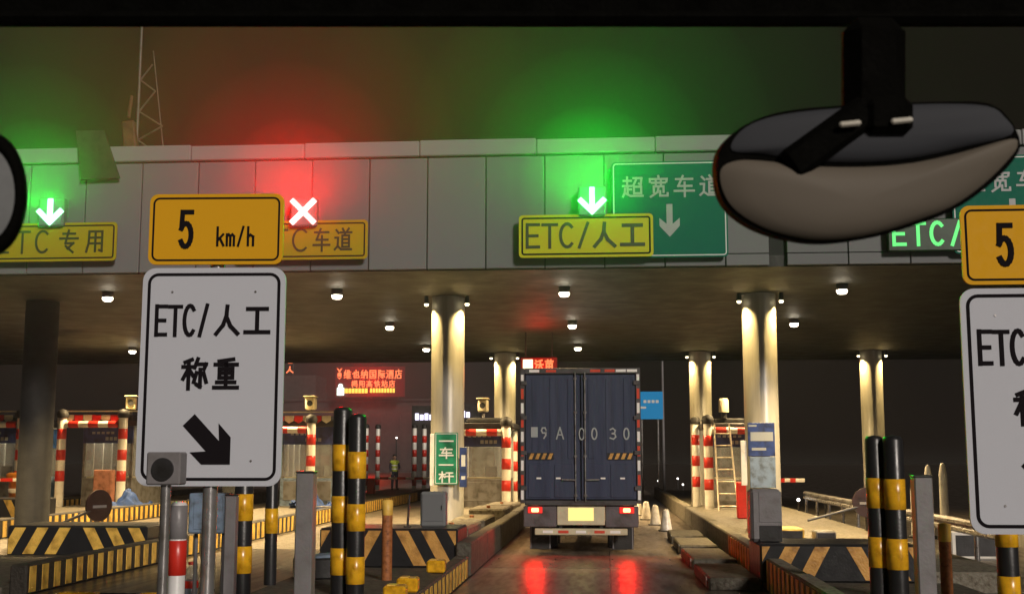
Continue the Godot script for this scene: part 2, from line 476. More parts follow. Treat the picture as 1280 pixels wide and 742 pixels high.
	M.plate = glow(1.0, 0.72, 0.22, 1.25)  # number plate, its lit look put in as glow
	M.far_white = glow(1.0, 0.93, 0.85, 4.0)
	M.far_violet = glow(0.8, 0.75, 1.0, 2.0)

# ------------------------------------------------------------------ lights
func spot(parent: Node3D, at: Vector3, towards: Vector3, col: Color, energy: float, cone: float, size := 0.06, soft := 0.6) -> void:
	var l := SpotLight3D.new()
	l.name = "beam"
	l.light_color = col
	l.light_energy = energy
	l.spot_angle = cone
	l.spot_angle_attenuation = soft
	l.spot_range = 60.0
	l.spot_attenuation = 2.0
	l.light_size = size
	l.shadow_enabled = true
	l.position = at
	l.basis = Basis.looking_at(towards, Vector3.UP if absf(towards.normalized().y) < 0.95 else Vector3.BACK)
	parent.add_child(l, true)

func omni(parent: Node3D, at: Vector3, col: Color, energy: float, size := 0.05) -> void:
	var l := OmniLight3D.new()
	l.name = "shine"
	l.light_color = col
	l.light_energy = energy
	l.omni_range = 60.0
	l.omni_attenuation = 2.0
	l.light_size = size
	l.shadow_enabled = true
	l.position = at
	parent.add_child(l, true)

# ------------------------------------------------------------------ repeated things
func fascia_downlight(at: Vector3, label: String, cone: float) -> void:
	var t := thing("downlight", label, "ceiling lamp", at, 0.0, "round downlights under the canopy")
	var st := S()
	lathe(st, Vector3.ZERO, [[0.0, 0.0], [0.13, 0.0], [0.13, -0.1], [0.12, -0.13]], 16)
	obj("housing", st, M.grey_paint, t)
	st = S()
	lathe(st, Vector3.ZERO, [[0.115, -0.1], [0.115, -0.17], [0.08, -0.21], [0.0, -0.22]], 14)
	obj("bulb", st, M.lamp, t)
	spot(t, Vector3(0, -0.16, 0), Vector3.DOWN, Color(1.0, 0.86, 0.62), LAMP_E, cone, 0.1)

func column_spot(at: Vector3, label: String) -> void:
	var t := thing("column_spotlight", label, "spotlight", at, 0.0, "small spotlights at the heads of the columns")
	var st := S()
	cyl(st, Vector3(0, 0, 0), Vector3(0, -0.18, 0), 0.045, 0.055, 12)
	obj("housing", st, M.dark_paint, t)
	st = S()
	lathe(st, Vector3(0, -0.18, 0), [[0.05, 0.0], [0.048, -0.03], [0.03, -0.05], [0.0, -0.055]], 12)
	obj("lens", st, M.lamp_spot, t)
	spot(t, Vector3(0, -0.2, 0), Vector3.DOWN, Color(1.0, 0.85, 0.55), SPOT_E, 55.0, 0.03, 1.0)

const LAMP_E := 54.0
const SPOT_E := 20.0

# a standing post with bands; parts: post, bands, domed cap
func banded_post(parent: Node3D, x: float, z: float, r: float, h: float, bands: Array, core: Material, band: Material, band_name: String, cap: Material = null) -> void:
	var st := S()
	lathe(st, Vector3(x, 0, z), [[r, 0.0], [r, h], [r * 0.8, h + r * 0.35], [0.0, h + r * 0.5]], 18)
	obj("post", st, core, parent)
	for b in bands:
		st = S()
		lathe(st, Vector3(x, 0, z), [[r, b[0]], [r + 0.006, b[0] + 0.004], [r + 0.006, b[1] - 0.004], [r, b[1]]], 18)
		obj(band_name, st, band, parent)
	if cap != null:
		st = S()
		lathe(st, Vector3(x, h, z), [[r * 1.25, 0.0], [r * 1.4, r * 0.8], [r * 1.1, r * 1.7], [0.0, r * 2.1]], 16)
		obj("post_cap", st, cap, parent)

func red_bands(h: float) -> Array:
	var a := []
	var y := h - 0.37
	while y > 0.5:
		a.append([y - 0.35, y])
		y -= 0.71
	return a

# two striped posts and a striped beam across their heads
func guard_frame(at: Vector3, wide: float, h: float, label: String, with_cap := true, r := 0.15) -> void:
	var t := thing("striped_gantry", label, "guard rail", at, 0.0, "red and white guard frames round the booths")
	for x in ([-wide * 0.5, wide * 0.5] if wide > 0.0 else [0.0]):
		banded_post(t, x, 0.0, r, h, red_bands(h), M.post_white, M.red, "red_band", M.rubber if with_cap else null)
	if wide > 0.0:
		var st := S()
		cyl(st, Vector3(-wide * 0.5 + r, h - 0.22, 0), Vector3(wide * 0.5 - r, h - 0.22, 0), 0.11, 0.11, 12)
		obj("beam", st, M.post_white, t)
		var n := int(wide / 0.7)
		for k in n:
			var x0 := -wide * 0.5 + r + 0.1 + k * 0.7
			st = S()
			cyl(st, Vector3(x0, h - 0.22, 0), Vector3(minf(x0 + 0.35, wide * 0.5 - r), h - 0.22, 0), 0.117, 0.117, 12)
			obj("red_band", st, M.red, t)

# toll booth: x, z of its front face's middle on the ground, width, depth, height
func booth(at: Vector3, w: float, d: float, h: float, label: String, side: float, awning: bool, blue: bool) -> Node3D:
	var t := thing("toll_booth", label, "toll booth", at)
	var st := S()
	span(st, Vector3(-w * 0.5, 0, -d), Vector3(w * 0.5, 0.95, 0), 0.015)
	obj("lower_wall", st, M.blue_pale if blue else M.booth, t)
	st = S()
	span(st, Vector3(-w * 0.5 + 0.12, 0.2, 0.0), Vector3(w * 0.5 - 0.12, 0.85, 0.025), 0.01)
	obj("door_panel", st, M.booth, t)
	for x in [-1, 1]:
		for z in [0.05, d - 0.05]:
			st = S()
			span(st, Vector3(x * (w * 0.5 - 0.05) - 0.045, 0.95, -z - 0.045), Vector3(x * (w * 0.5 - 0.05) + 0.045, h, -z + 0.045), 0.008)
			obj("corner_post", st, M.booth, t)
	st = S()
	span(st, Vector3(-w * 0.5 + 0.1, 1.0, -0.06), Vector3(w * 0.5 - 0.1, h - 0.62, -0.05))
	obj("front_pane", st, M.pane, t)
	for x in [-1, 1]:
		st = S()
		span(st, Vector3(x * (w * 0.5 - 0.05) - 0.005, 1.0, -d + 0.1), Vector3(x * (w * 0.5 - 0.05) + 0.005, h - 0.1, -0.1))
		obj("side_pane", st, M.pane, t)
		for k in 3:
			st = S()
			var z := -d * (k + 1) / 4.0
			span(st, Vector3(x * (w * 0.5 - 0.04) - 0.03, 0.95, z - 0.03), Vector3(x * (w * 0.5 - 0.04) + 0.03, h, z + 0.03))
			obj("mullion", st, M.white, t)
	st = S()
	span(st, Vector3(-w * 0.5 + 0.1, 0.95, -d + 0.05), Vector3(w * 0.5 - 0.1, h, -d + 0.1))
	obj("rear_wall", st, M.booth_back, t)
	st = S()
	span(st, Vector3(-w * 0.5, h - 0.6, -0.03), Vector3(w * 0.5, h, 0.02), 0.01)
	var band := obj("sign_band", st, M.booth_blue, t)
	st = S()
	for k in 5:
		span(st, Vector3(-w * 0.32 + k * 0.17, h - 0.28, 0.02), Vector3(-w * 0.32 + k * 0.17 + 0.11, h - 0.2, 0.024))
	for k in 4:
		span(st, Vector3(-w * 0.05 + k * 0.15, h - 0.5, 0.02), Vector3(-w * 0.05 + k * 0.15 + 0.11, h - 0.38, 0.024))
	obj("faded_print", st, M.print_grey, band)
	st = S()
	span(st, Vector3(-w * 0.5 - 0.25, h, -d - 0.25), Vector3(w * 0.5 + 0.25, h + 0.2, 0.3), 0.03)
	span(st, Vector3(-w * 0.5 + 0.2, h + 0.2, -d * 0.7), Vector3(w * 0.5 - 0.2, h + 0.38, -0.3), 0.05)
	obj("roof", st, M.dark_paint, t)
	st = S()
	span(st, Vector3(-w * 0.5 + 0.12, 0.95, -0.7), Vector3(w * 0.5 - 0.12, 1.0, -0.12), 0.01)
	obj("desk", st, M.cream, t)
	st = S()
	span(st, Vector3(side * w * 0.15 - 0.2, 1.0, -0.45), Vector3(side * w * 0.15 + 0.2, 1.36, -0.4), 0.02)
	obj("monitor", st, M.dark_paint, t)
	st = S()
	cyl(st, Vector3(-w * 0.3, h - 0.12, -d * 0.45), Vector3(w * 0.3 * 0.6, h - 0.12, -d * 0.45), 0.03, 0.03, 8)
	obj("tube_lamp", st, M.tube, t)
	omni(t, Vector3(0, h - 0.2, -d * 0.45), Color(1.0, 0.93, 0.75), 1.6, 0.1)
	if blue:
		for k in 3:
			st = S()
			span(st, Vector3(w * 0.5 + 0.01, h - 0.75, -d + 0.2 + k * 0.95), Vector3(w * 0.5 + 0.03, h - 0.05, -d + 1.05 + k * 0.95), 0.004)
			obj("banner", st, M.banner_blue if k != 1 else M.white, t)
	if awning:
		st = S()
		var bas := Basis(Vector3.RIGHT, 0.03)
		box(st, Vector3(0, h + 0.5, 0.35), Vector3(w + 0.7, 0.04, 1.0), bas)
		var aw := obj("awning", st, M.cream, t)
		var n := int((w + 0.6) / 0.32)
		for k in n:
			st = S()
			var x0 := -w * 0.5 - 0.3 + k * 0.32
			prism(st, PackedVector2Array([Vector2(x0, h + 0.36), Vector2(x0 + 0.3, h + 0.36), Vector2(x0 + 0.3, h + 0.2), Vector2(x0 + 0.15, h + 0.1), Vector2(x0, h + 0.2)]), 0.82, 0.84)
			obj("valance", st, M.red if k % 2 == 1 else M.cream, aw)
	return t

func camera_box(at: Vector3, turn: float, label: String) -> void:
	var t := thing("camera", label, "camera", at, turn, "cream cameras on the booth roofs")
	var st := S()
	box(st, Vector3(0, 0.42, 0), Vector3(0.34, 0.42, 0.55), Basis(), 0.04)
	obj("housing", st, M.cream, t)
	st = S()
	cyl(st, Vector3(0, 0.42, 0.275), Vector3(0, 0.42, 0.33), 0.1, 0.1, 14)
	obj("lens", st, M.black, t)
	st = S()
	cyl(st, Vector3(0, 0, 0), Vector3(0, 0.22, 0), 0.05, 0.05, 10)
	obj("stand", st, M.grey_paint, t)
	st = S()
	box(st, Vector3(0, 0.655, 0.06), Vector3(0.42, 0.03, 0.75), Basis(), 0.01)
	obj("rain_hood", st, M.cream, t)

# raised block at the head of an island with slanting warning stripes; front face at z = 0 of its node
func nose(at: Vector3, w: float, h: float, d: float, label: String, col: Material, apex := 0.0) -> void:
	var t := thing("island_nose", label, "crash block", at, 0.0, "striped crash blocks at the island heads")
	var st := S()
	box(st, Vector3(0, h * 0.5, -d * 0.5), Vector3(w, h, d), Basis(), 0.03)
	obj("block", st, M.bollard_black, t)
	var pane := PackedVector2Array([Vector2(-w * 0.5 + 0.03, 0.04), Vector2(w * 0.5 - 0.03, 0.04), Vector2(w * 0.5 - 0.03, h - 0.035), Vector2(-w * 0.5 + 0.03, h - 0.035)])
	for s in [-1.0, 1.0]:
		for k in 7:
			var x0: float = apex + s * (0.1 + k * 0.44)
			var lean: float = s * h * 0.55
			var p := PackedVector2Array([Vector2(x0, h), Vector2(x0 + s * 0.22, h), Vector2(x0 + s * 0.22 + lean, 0), Vector2(x0 + lean, 0)])
			for q in Geometry2D.intersect_polygons(p, pane):
				if q.size() > 2:
					st = S()
					prism(st, q, 0.0, 0.008)
					obj("stripe", st, col, t)

# a run of kerb wall in cast lengths, with painted stripes on the face towards the lane
func kerb(called: String, label: String, x0: float, x1: float, za: float, zb: float, h: float, face: float, striped: Array, mat_: Material, length := 2.4) -> void:
	var t := thing(called, label, "kerb", Vector3(0, 0, 0))
	var z := za
	var meshes := {}
	while z < zb - 0.05:
		var l := minf(length, zb - z)
		var st := S()
		box(st, Vector3((x0 + x1) * 0.5, h * 0.5 + rng.randf_range(-0.012, 0.012), -(z + l * 0.5)), Vector3(x1 - x0 + rng.randf_range(-0.01, 0.01), h, l - 0.02), Basis(Vector3.UP, rng.randf_range(-0.003, 0.003)), 0.025)
		obj("kerb_block", st, mat_, t)
		z += l
	if striped.size():
		var m := BoxMesh.new()
		m.size = Vector3(0.02, h - 0.07, 0.2)
		var x := (x1 if face > 0.0 else x0) + face * 0.004
		var zz: float = striped[0]
		while zz < striped[1]:
			share("stripe", m, M.stripe_yellow, t, Vector3(x, h * 0.5, -zz), Basis(Vector3.UP, rng.randf_range(-0.004, 0.004)))
			zz += 0.4

func cone_mesh(label: String, at: Vector3) -> Node3D:
	var t := thing("traffic_cone", label, "traffic cone", at, 0.0, "white cones along the lane")
	var st := S()
	box(st, Vector3(0, 0.02, 0), Vector3(0.4, 0.04, 0.4), Basis(), 0.012)
	obj("base", st, M.rubber, t)
	st = S()
	lathe(st, Vector3(0, 0.04, 0), [[0.17, 0.0], [0.15, 0.09], [0.085, 0.5], [0.06, 0.54], [0.0, 0.55]], 16)
	obj("body", st, M.cone_white, t)
	return t

# ------------------------------------------------------------------ one continuous body from joined capsules (surface nets)
func body_mesh(bones: Array, lo: Vector3, hi: Vector3, cell: float, k: float) -> SurfaceTool:
	var nx := int((hi.x - lo.x) / cell) + 2
	var ny := int((hi.y - lo.y) / cell) + 2
	var nz := int((hi.z - lo.z) / cell) + 2
	var f := PackedFloat32Array()
	f.resize(nx * ny * nz)
	f.fill(1.0)
	for b in bones:
		var a: Vector3 = b[0]
		var e: Vector3 = b[1]
		var r: float = maxf(b[2], b[3]) + k + cell * 2.0
		var mn := (a.min(e) - Vector3.ONE * r - lo) / cell
		var mx := (a.max(e) + Vector3.ONE * r - lo) / cell
		var ab := e - a
		var l2 := maxf(ab.length_squared(), 1e-9)
		for iz in range(maxi(0, int(mn.z)), mini(nz, int(mx.z) + 2)):
			for iy in range(maxi(0, int(mn.y)), mini(ny, int(mx.y) + 2)):
				for ix in range(maxi(0, int(mn.x)), mini(nx, int(mx.x) + 2)):
					var p := lo + Vector3(ix, iy, iz) * cell
					var h := clampf((p - a).dot(ab) / l2, 0.0, 1.0)
					var d: float = (p - a - ab * h).length() - lerpf(b[2], b[3], h)
					var at := ix + nx * (iy + ny * iz)
					var o := f[at]
					var q := clampf(0.5 + 0.5 * (o - d) / k, 0.0, 1.0)
					f[at] = lerpf(o, d, q) - k * q * (1.0 - q)
	var vid := {}
	var pos := PackedVector3Array()
	var cs := [Vector3i(0, 0, 0), Vector3i(1, 0, 0), Vector3i(0, 1, 0), Vector3i(1, 1, 0), Vector3i(0, 0, 1), Vector3i(1, 0, 1), Vector3i(0, 1, 1), Vector3i(1, 1, 1)]
	for iz in nz - 1:
		for iy in ny - 1:
			for ix in nx - 1:
				var neg := 0
				var v := []
				for c in cs:
					var val := f[ix + c.x + nx * (iy + c.y + ny * (iz + c.z))]
					v.append(val)
					neg += 1 if val < 0.0 else 0
				if neg == 0 or neg == 8:
					continue
				var sum := Vector3.ZERO
				var n := 0
				for i in 8:
					for bit in [1, 2, 4]:
						if not (i & bit):
							var j: int = i | bit
							if (v[i] < 0.0) != (v[j] < 0.0):
								var t: float = v[i] / (v[i] - v[j])
								sum += Vector3(cs[i]).lerp(Vector3(cs[j]), t)
								n += 1
				vid[ix + nx * (iy + ny * iz)] = pos.size()
				pos.append(lo + (Vector3(ix, iy, iz) + sum / n) * cell)
	var st := SurfaceTool.new()
	st.begin(Mesh.PRIMITIVE_TRIANGLES)
	st.set_smooth_group(1)
	var stepv := [1, nx, nx * ny]
	for iz in range(1, nz - 1):
		for iy in range(1, ny - 1):
			for ix in range(1, nx - 1):
				var at := ix + nx * (iy + ny * iz)
				for axis in 3:
					var to: int = at + stepv[axis]
					if (f[at] < 0.0) == (f[to] < 0.0):
						continue
					var u: int = stepv[(axis + 1) % 3]
					var w: int = stepv[(axis + 2) % 3]
					var ids := [at, at - u, at - u - w, at - w]
					if not (vid.has(ids[0]) and vid.has(ids[1]) and vid.has(ids[2]) and vid.has(ids[3])):
						continue
					var out := Vector3.ZERO
					out[axis] = 1.0 if f[at] < 0.0 else -1.0
					quad(st, pos[vid[ids[0]]], pos[vid[ids[1]]], pos[vid[ids[2]]], pos[vid[ids[3]]], out)
	return st

# ------------------------------------------------------------------ the large structure
func canopy() -> void:
	var t := thing("toll_canopy", "long grey panelled canopy that spans all the toll lanes on round columns", "canopy")
	var zf := -23.7
	var st := S()
	span(st, Vector3(-30, 5.95, zf - 0.3), Vector3(16, 8.3, zf - 0.12))
	obj("backing_wall", st, M.seam, t)
	var pitch := 1.195
	var x := -4.74 - pitch * 21
	var k := 0
	while x < 15.0:
		var x1 := x + pitch
		var low := 5.98 if x > 1.0 else 5.74
		var gap := 0.012
		var right := x1 - gap
		if x < 3.31 and x1 > 3.31:
			right = 3.28
		var m: Material = M.panel if (k * 7 + 3) % 5 < 3 else M.panel_b
		st = S()
		box(st, Vector3((x + gap + right) * 0.5, (low + 8.03) * 0.5, zf - 0.06 + rng.randf_range(-0.004, 0.004)), Vector3(right - x - gap, 8.03 - low, 0.1), Basis(Vector3.UP, rng.randf_range(-0.004, 0.004)) * Basis(Vector3.RIGHT, rng.randf_range(-0.002, 0.002)), 0.008)
		obj("fascia_panel", st, m, t)
		if low > 5.9:
			st = S()
			span(st, Vector3(x + gap, 5.74, zf - 0.11), Vector3(right, 5.965, zf - 0.008), 0.008)
			obj("fascia_strip", st, M.panel_b if k % 2 == 0 else M.panel, t)
		x = x1
		k += 1
	x = -30.0
	k = 0
	while x < 15.0:
		st = S()
		var l := 2.39
		span(st, Vector3(x + 0.004, 8.06, zf - 0.3), Vector3(x + l - 0.004, 8.37 + 0.012 * (k % 3), zf + 0.05), 0.02)
		obj("cap_strip", st, M.cap, t)
		x += l
		k += 1
	st = S()
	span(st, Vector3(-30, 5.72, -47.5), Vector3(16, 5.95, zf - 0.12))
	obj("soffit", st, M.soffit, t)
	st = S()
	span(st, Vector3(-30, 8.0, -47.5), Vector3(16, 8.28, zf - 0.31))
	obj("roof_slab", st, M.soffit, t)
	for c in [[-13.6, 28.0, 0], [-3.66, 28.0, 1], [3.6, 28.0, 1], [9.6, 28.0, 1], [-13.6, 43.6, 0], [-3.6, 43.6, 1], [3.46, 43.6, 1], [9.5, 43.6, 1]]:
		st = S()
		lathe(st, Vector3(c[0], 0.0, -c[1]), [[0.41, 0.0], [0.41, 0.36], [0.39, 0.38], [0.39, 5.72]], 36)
		obj("column", st, M.column if c[2] else M.column_unlit, t)
	# small spotlights at the column heads, two on each lit column
	for c in [[-3.66, 28.0, "left island's front column"], [3.6, 28.0, "right island's front column"], [-3.6, 43.6, "left island's rear column"], [3.46, 43.6, "right island's rear column"], [9.5, 43.6, "outermost rear column"]]:
		for s in [-1.0, 1.0]:
			column_spot(Vector3(c[0] + s * 0.48, 5.72, -c[1] + 0.29), "small spotlight lighting the %s flank of the %s" % ["left" if s < 0 else "right", c[2]])
	var lanes := [[-16.2, "outer truck lane"], [-11.3, "lane under the far green arrow"], [-5.98, "lane under the red cross"], [-0.86, "truck's lane"], [5.2, "lane behind the interior mirror"]]
	for l in lanes:
		for r in [[26.4, "front"], [33.1, "middle"], [40.1, "rear"]]:
			fascia_downlight(Vector3(l[0], 5.72, -r[0]), "%s downlight on the canopy ceiling above the %s" % [r[1], l[1]], 46.0 if r[0] < 30.0 else 72.0)

func signals() -> void:
	var i := -1
	for a in [[-11.3, 6.97, 0, "green arrow signal lit above the ETC only board"], [-6.02, 6.89, 1, "red cross signal lit beside the yellow speed board"], [-0.2, 7.02, 0, "green arrow signal lit above the yellow ETC board over the truck"]]:
		i += 1
		var t := thing("lane_signal", a[3], "lane signal", Vector3(a[0], a[1], -23.35), 0.0, "lane signals on the canopy front")
		var st := S()
		box(st, Vector3(0, 0, -0.16), Vector3(0.54, 0.6, 0.24), Basis(), 0.03)
		obj("signal_housing", st, M.panel_b, t)
		st = S()
		var w := 0.052
		if a[2] == 1:
			for s in [-1.0, 1.0]:
				var d := Vector2(s, 1).normalized() * 0.34
				var n := d.orthogonal().normalized() * w
				prism(st, PackedVector2Array([-d + n, -d - n, d - n, d + n]), -0.03, 0.012 + 0.003 * s)
		else:
			prism(st, PackedVector2Array([Vector2(-w, -0.2), Vector2(w, -0.2), Vector2(w, 0.27), Vector2(-w, 0.27)]), -0.03, 0.01)
			for s in [-1.0, 1.0]:
				var p := [Vector2(0, -0.29), Vector2(s * 0.29, 0.0), Vector2(s * 0.22, 0.07), Vector2(0, -0.15)]
				prism(st, PackedVector2Array(p), -0.03, 0.013 + 0.003 * s)
		obj("lit_cross" if a[2] == 1 else "lit_arrow", st, M.red_led if a[2] == 1 else M.green_led, t)
		var fog := FogVolume.new()  # mist added to carry the halo that a dirty windscreen scatters
		fog.name = numbered("added_mist")
		fog.shape = RenderingServer.FOG_VOLUME_SHAPE_ELLIPSOID
		fog.size = Vector3(21.0, 19.0, 10.5)
		fog.position = Vector3(a[0], a[1] + 0.6, -18.6)
		var fm := FogMaterial.new()
		fm.density = 0.0009
		fm.albedo = Color(1, 1, 1)
		fog.material = fm
		fog.set_meta("kind", "stuff")
		fog.set_meta("label", "added mist for the windscreen glow before the " + a[3])
		add_child(fog, true)
		for layer in [[2.8, 0.012, "densest added mist right before the "], [4.4, 0.0052, "dense added mist close to the "], [6.6, 0.0026, "thin added mist around the "], [9.6, 0.0013, "faint added mist around the "]]:
			var core: FogVolume = fog.duplicate()
			core.name = numbered("added_mist")
			core.size = Vector3(layer[0], layer[0], layer[0] * 0.62)
			core.position = Vector3(a[0], a[1] + layer[0] * 0.11, -23.5 + layer[0] * 0.3)
			var cm := FogMaterial.new()
			cm.density = layer[1]
			core.material = cm
			core.set_meta("label", layer[2] + a[3])
			add_child(core, true)
		spot(t, Vector3(0, 0, 0.1), Vector3(0, 0.6, 1), Color(1.0, 0.0, 0.02) if a[2] == 1 else Color(0.0, 1.0, 0.2), SIGNAL_E * [0.45, 1.0, 0.85][i], 70.0, 0.2, 0.35)

const SIGNAL_E := 84.0

func board(t: Node3D, called: String, x: float, y: float, w: float, h: float, z: float, face: Material, line: Material, inset := 0.035, lw := 0.022, r := 0.06) -> Transform3D:
	var st := S()
	prism(st, rrect(w, h, r), -0.025, 0.0, Transform3D(Basis(), Vector3(x, y, z)))
	var b := obj(called, st, face, t)
	st = S()
	ring(st, w - 2 * inset, h - 2 * inset, maxf(r - inset * 0.4, 0.01), lw, 0.0, 0.003, Transform3D(Basis(), Vector3(x, y, z)))
	obj("border_line", st, line, b)
	return Transform3D(Basis(), Vector3(x, y, z))

func fascia_signs() -> void:
	var st: SurfaceTool
	var t := thing("lane_sign", "yellow board reading ETC/人工 below the green arrow over the truck", "sign", Vector3(-0.33, 6.33, -23.45))
	board(t, "sign_board", 0, 0, 2.66, 0.86, 0, M.sign_lemon_lit, M.ink, 0.05, 0.035, 0.08)
	letters(t, "character", M.ink_dim, "ETC/", -1.2, 0.26, 0.3, 0.5, 0.335, 0.062, 0.003)
	letters(t, "character", M.ink_dim, "人工", 0.14, 0.27, 0.46, 0.52, 0.55, 0.075, 0.003)
	t = thing("lane_sign", "yellow board reading ETC专用 under the farther green arrow", "sign", Vector3(-11.35, 6.36, -23.5))
	board(t, "sign_board", 0, 0, 2.85, 0.8, 0, M.sign_lemon, M.ink, 0.05, 0.03, 0.08)
	letters(t, "character", M.ink_dim, "ETC", -1.15, 0.25, 0.32, 0.48, 0.42, 0.05, 0.003)
	letters(t, "character", M.ink_dim, "专用", 0.2, 0.26, 0.44, 0.5, 0.56, 0.05, 0.003)
	t = thing("lane_sign", "faded yellow lane board partly behind the yellow speed board", "sign", Vector3(-6.06, 6.33, -23.5))
	board(t, "sign_board", 0, 0, 2.68, 0.8, 0, M.sign_lemon, M.ink, 0.05, 0.03, 0.08)
	letters(t, "character", M.ink_dim, "ETC车道", -1.1, 0.24, 0.36, 0.48, 0.44, 0.045, 0.003)
	# the large green board for extra-wide vehicles
	for g in [[1.33, "big green board for the extra wide lane above the truck, beside the yellow ETC board"], [7.95, "dark green board mostly hidden behind the interior mirror and the speed board"]]:
		t = thing("lane_board", g[1], "sign", Vector3(g[0], 6.86, -23.54))
		board(t, "sign_board", 0, 0, 2.28, 1.94, 0, M.sign_green, M.print_white, 0.03, 0.022, 0.08)
		letters(t, "character", M.print_grey, "超宽车道", -0.93, 0.68, 0.42, 0.44, 0.51, 0.045, 0.003)
		st = S()
		prism(st, PackedVector2Array([Vector2(-0.06, 0.1), Vector2(0.06, 0.1), Vector2(0.06, -0.3), Vector2(0.2, -0.18), Vector2(0.2, -0.34), Vector2(0, -0.56), Vector2(-0.2, -0.34), Vector2(-0.2, -0.18), Vector2(-0.06, -0.3)]), 0.002, 0.006)
		obj("arrow", st, M.print_grey, t)
	# lit green letters, fixed on a dark box
	t = thing("led_lane_sign", "dark sign box with lit green letters ETC/ below the interior mirror", "led sign", Vector3(6.6, 6.27, -23.5))
	st = S()
	box(st, Vector3(0, 0, -0.09), Vector3(2.1, 0.64, 0.16), Basis(), 0.02)
	obj("sign_box", st, M.led_box, t)
	letters(t, "lit_character", M.text_green, "ETC/人工", -0.97, 0.25, 0.27, 0.46, 0.36, 0.07, -0.008)

func roadside_sign(at: Vector3, turn: float, label: String) -> void:
	var t := thing("traffic_sign", label, "traffic sign", at, turn, "white and yellow lane signs on posts")
	var st := S()
	cyl(st, Vector3(0, 0, -0.09), Vector3(0, 4.25, -0.09), 0.062, 0.062, 18)
	obj("pole", st, M.steel, t)
	for y in [1.95, 3.3, 3.75, 4.15]:
		st = S()
		box(st, Vector3(0, y, -0.045), Vector3(0.9, 0.05, 0.03), Basis(), 0.004)
		cyl(st, Vector3(0, y - 0.04, -0.09), Vector3(0, y + 0.04, -0.09), 0.072, 0.072, 14)
		obj("clamp", st, M.steel, t)
	var q := board(t, "white_board", 0, 2.68, 1.24, 1.86, 0, M.sign_white, M.ink, 0.045, 0.026, 0.11)
	letters(t.get_node("white_board"), "character", M.ink, "ETC/", -0.5, 0.61, 0.105, 0.27, 0.122, 0.033, 0.002, q)
	letters(t.get_node("white_board"), "character", M.ink, "人工", 0.015, 0.61, 0.215, 0.27, 0.26, 0.036, 0.002, q)
	letters(t.get_node("white_board"), "character", M.ink, "称重", -0.25, 0.16, 0.215, 0.28, 0.27, 0.034, 0.002, q)
	st = S()
	prism(st, PackedVector2Array([Vector2(-0.227, -0.423), Vector2(-0.129, -0.325), Vector2(0.086, -0.553), Vector2(0.078, -0.404), Vector2(0.184, -0.521), Vector2(0.184, -0.749), Vector2(-0.059, -0.749), Vector2(-0.161, -0.647), Vector2(-0.024, -0.639)]), 0.002, 0.006, q)
	obj("arrow", st, M.ink, t.get_node("white_board"))
	for x in [-0.36, 0.36]:
		for y in [0.72, -0.72]:
			st = S()
			cyl(st, Vector3(x, 2.68 + y, 0.0), Vector3(x, 2.68 + y, 0.006), 0.011, 0.009, 10)
			obj("bolt", st, M.steel, t.get_node("white_board"))
	q = board(t, "yellow_board", 0, 3.95, 1.17, 0.62, 0, M.sign_yellow, M.ink, 0.03, 0.016, 0.07)
	letters(t.get_node("yellow_board"), "character", M.ink, "5", -0.32, 0.17, 0.12, 0.33, 0.2, 0.042, 0.002, q)
	letters(t.get_node("yellow_board"), "character", M.ink, "km/h", 0.005, 0.02, 0.075, 0.17, 0.088, 0.02, 0.002, q)

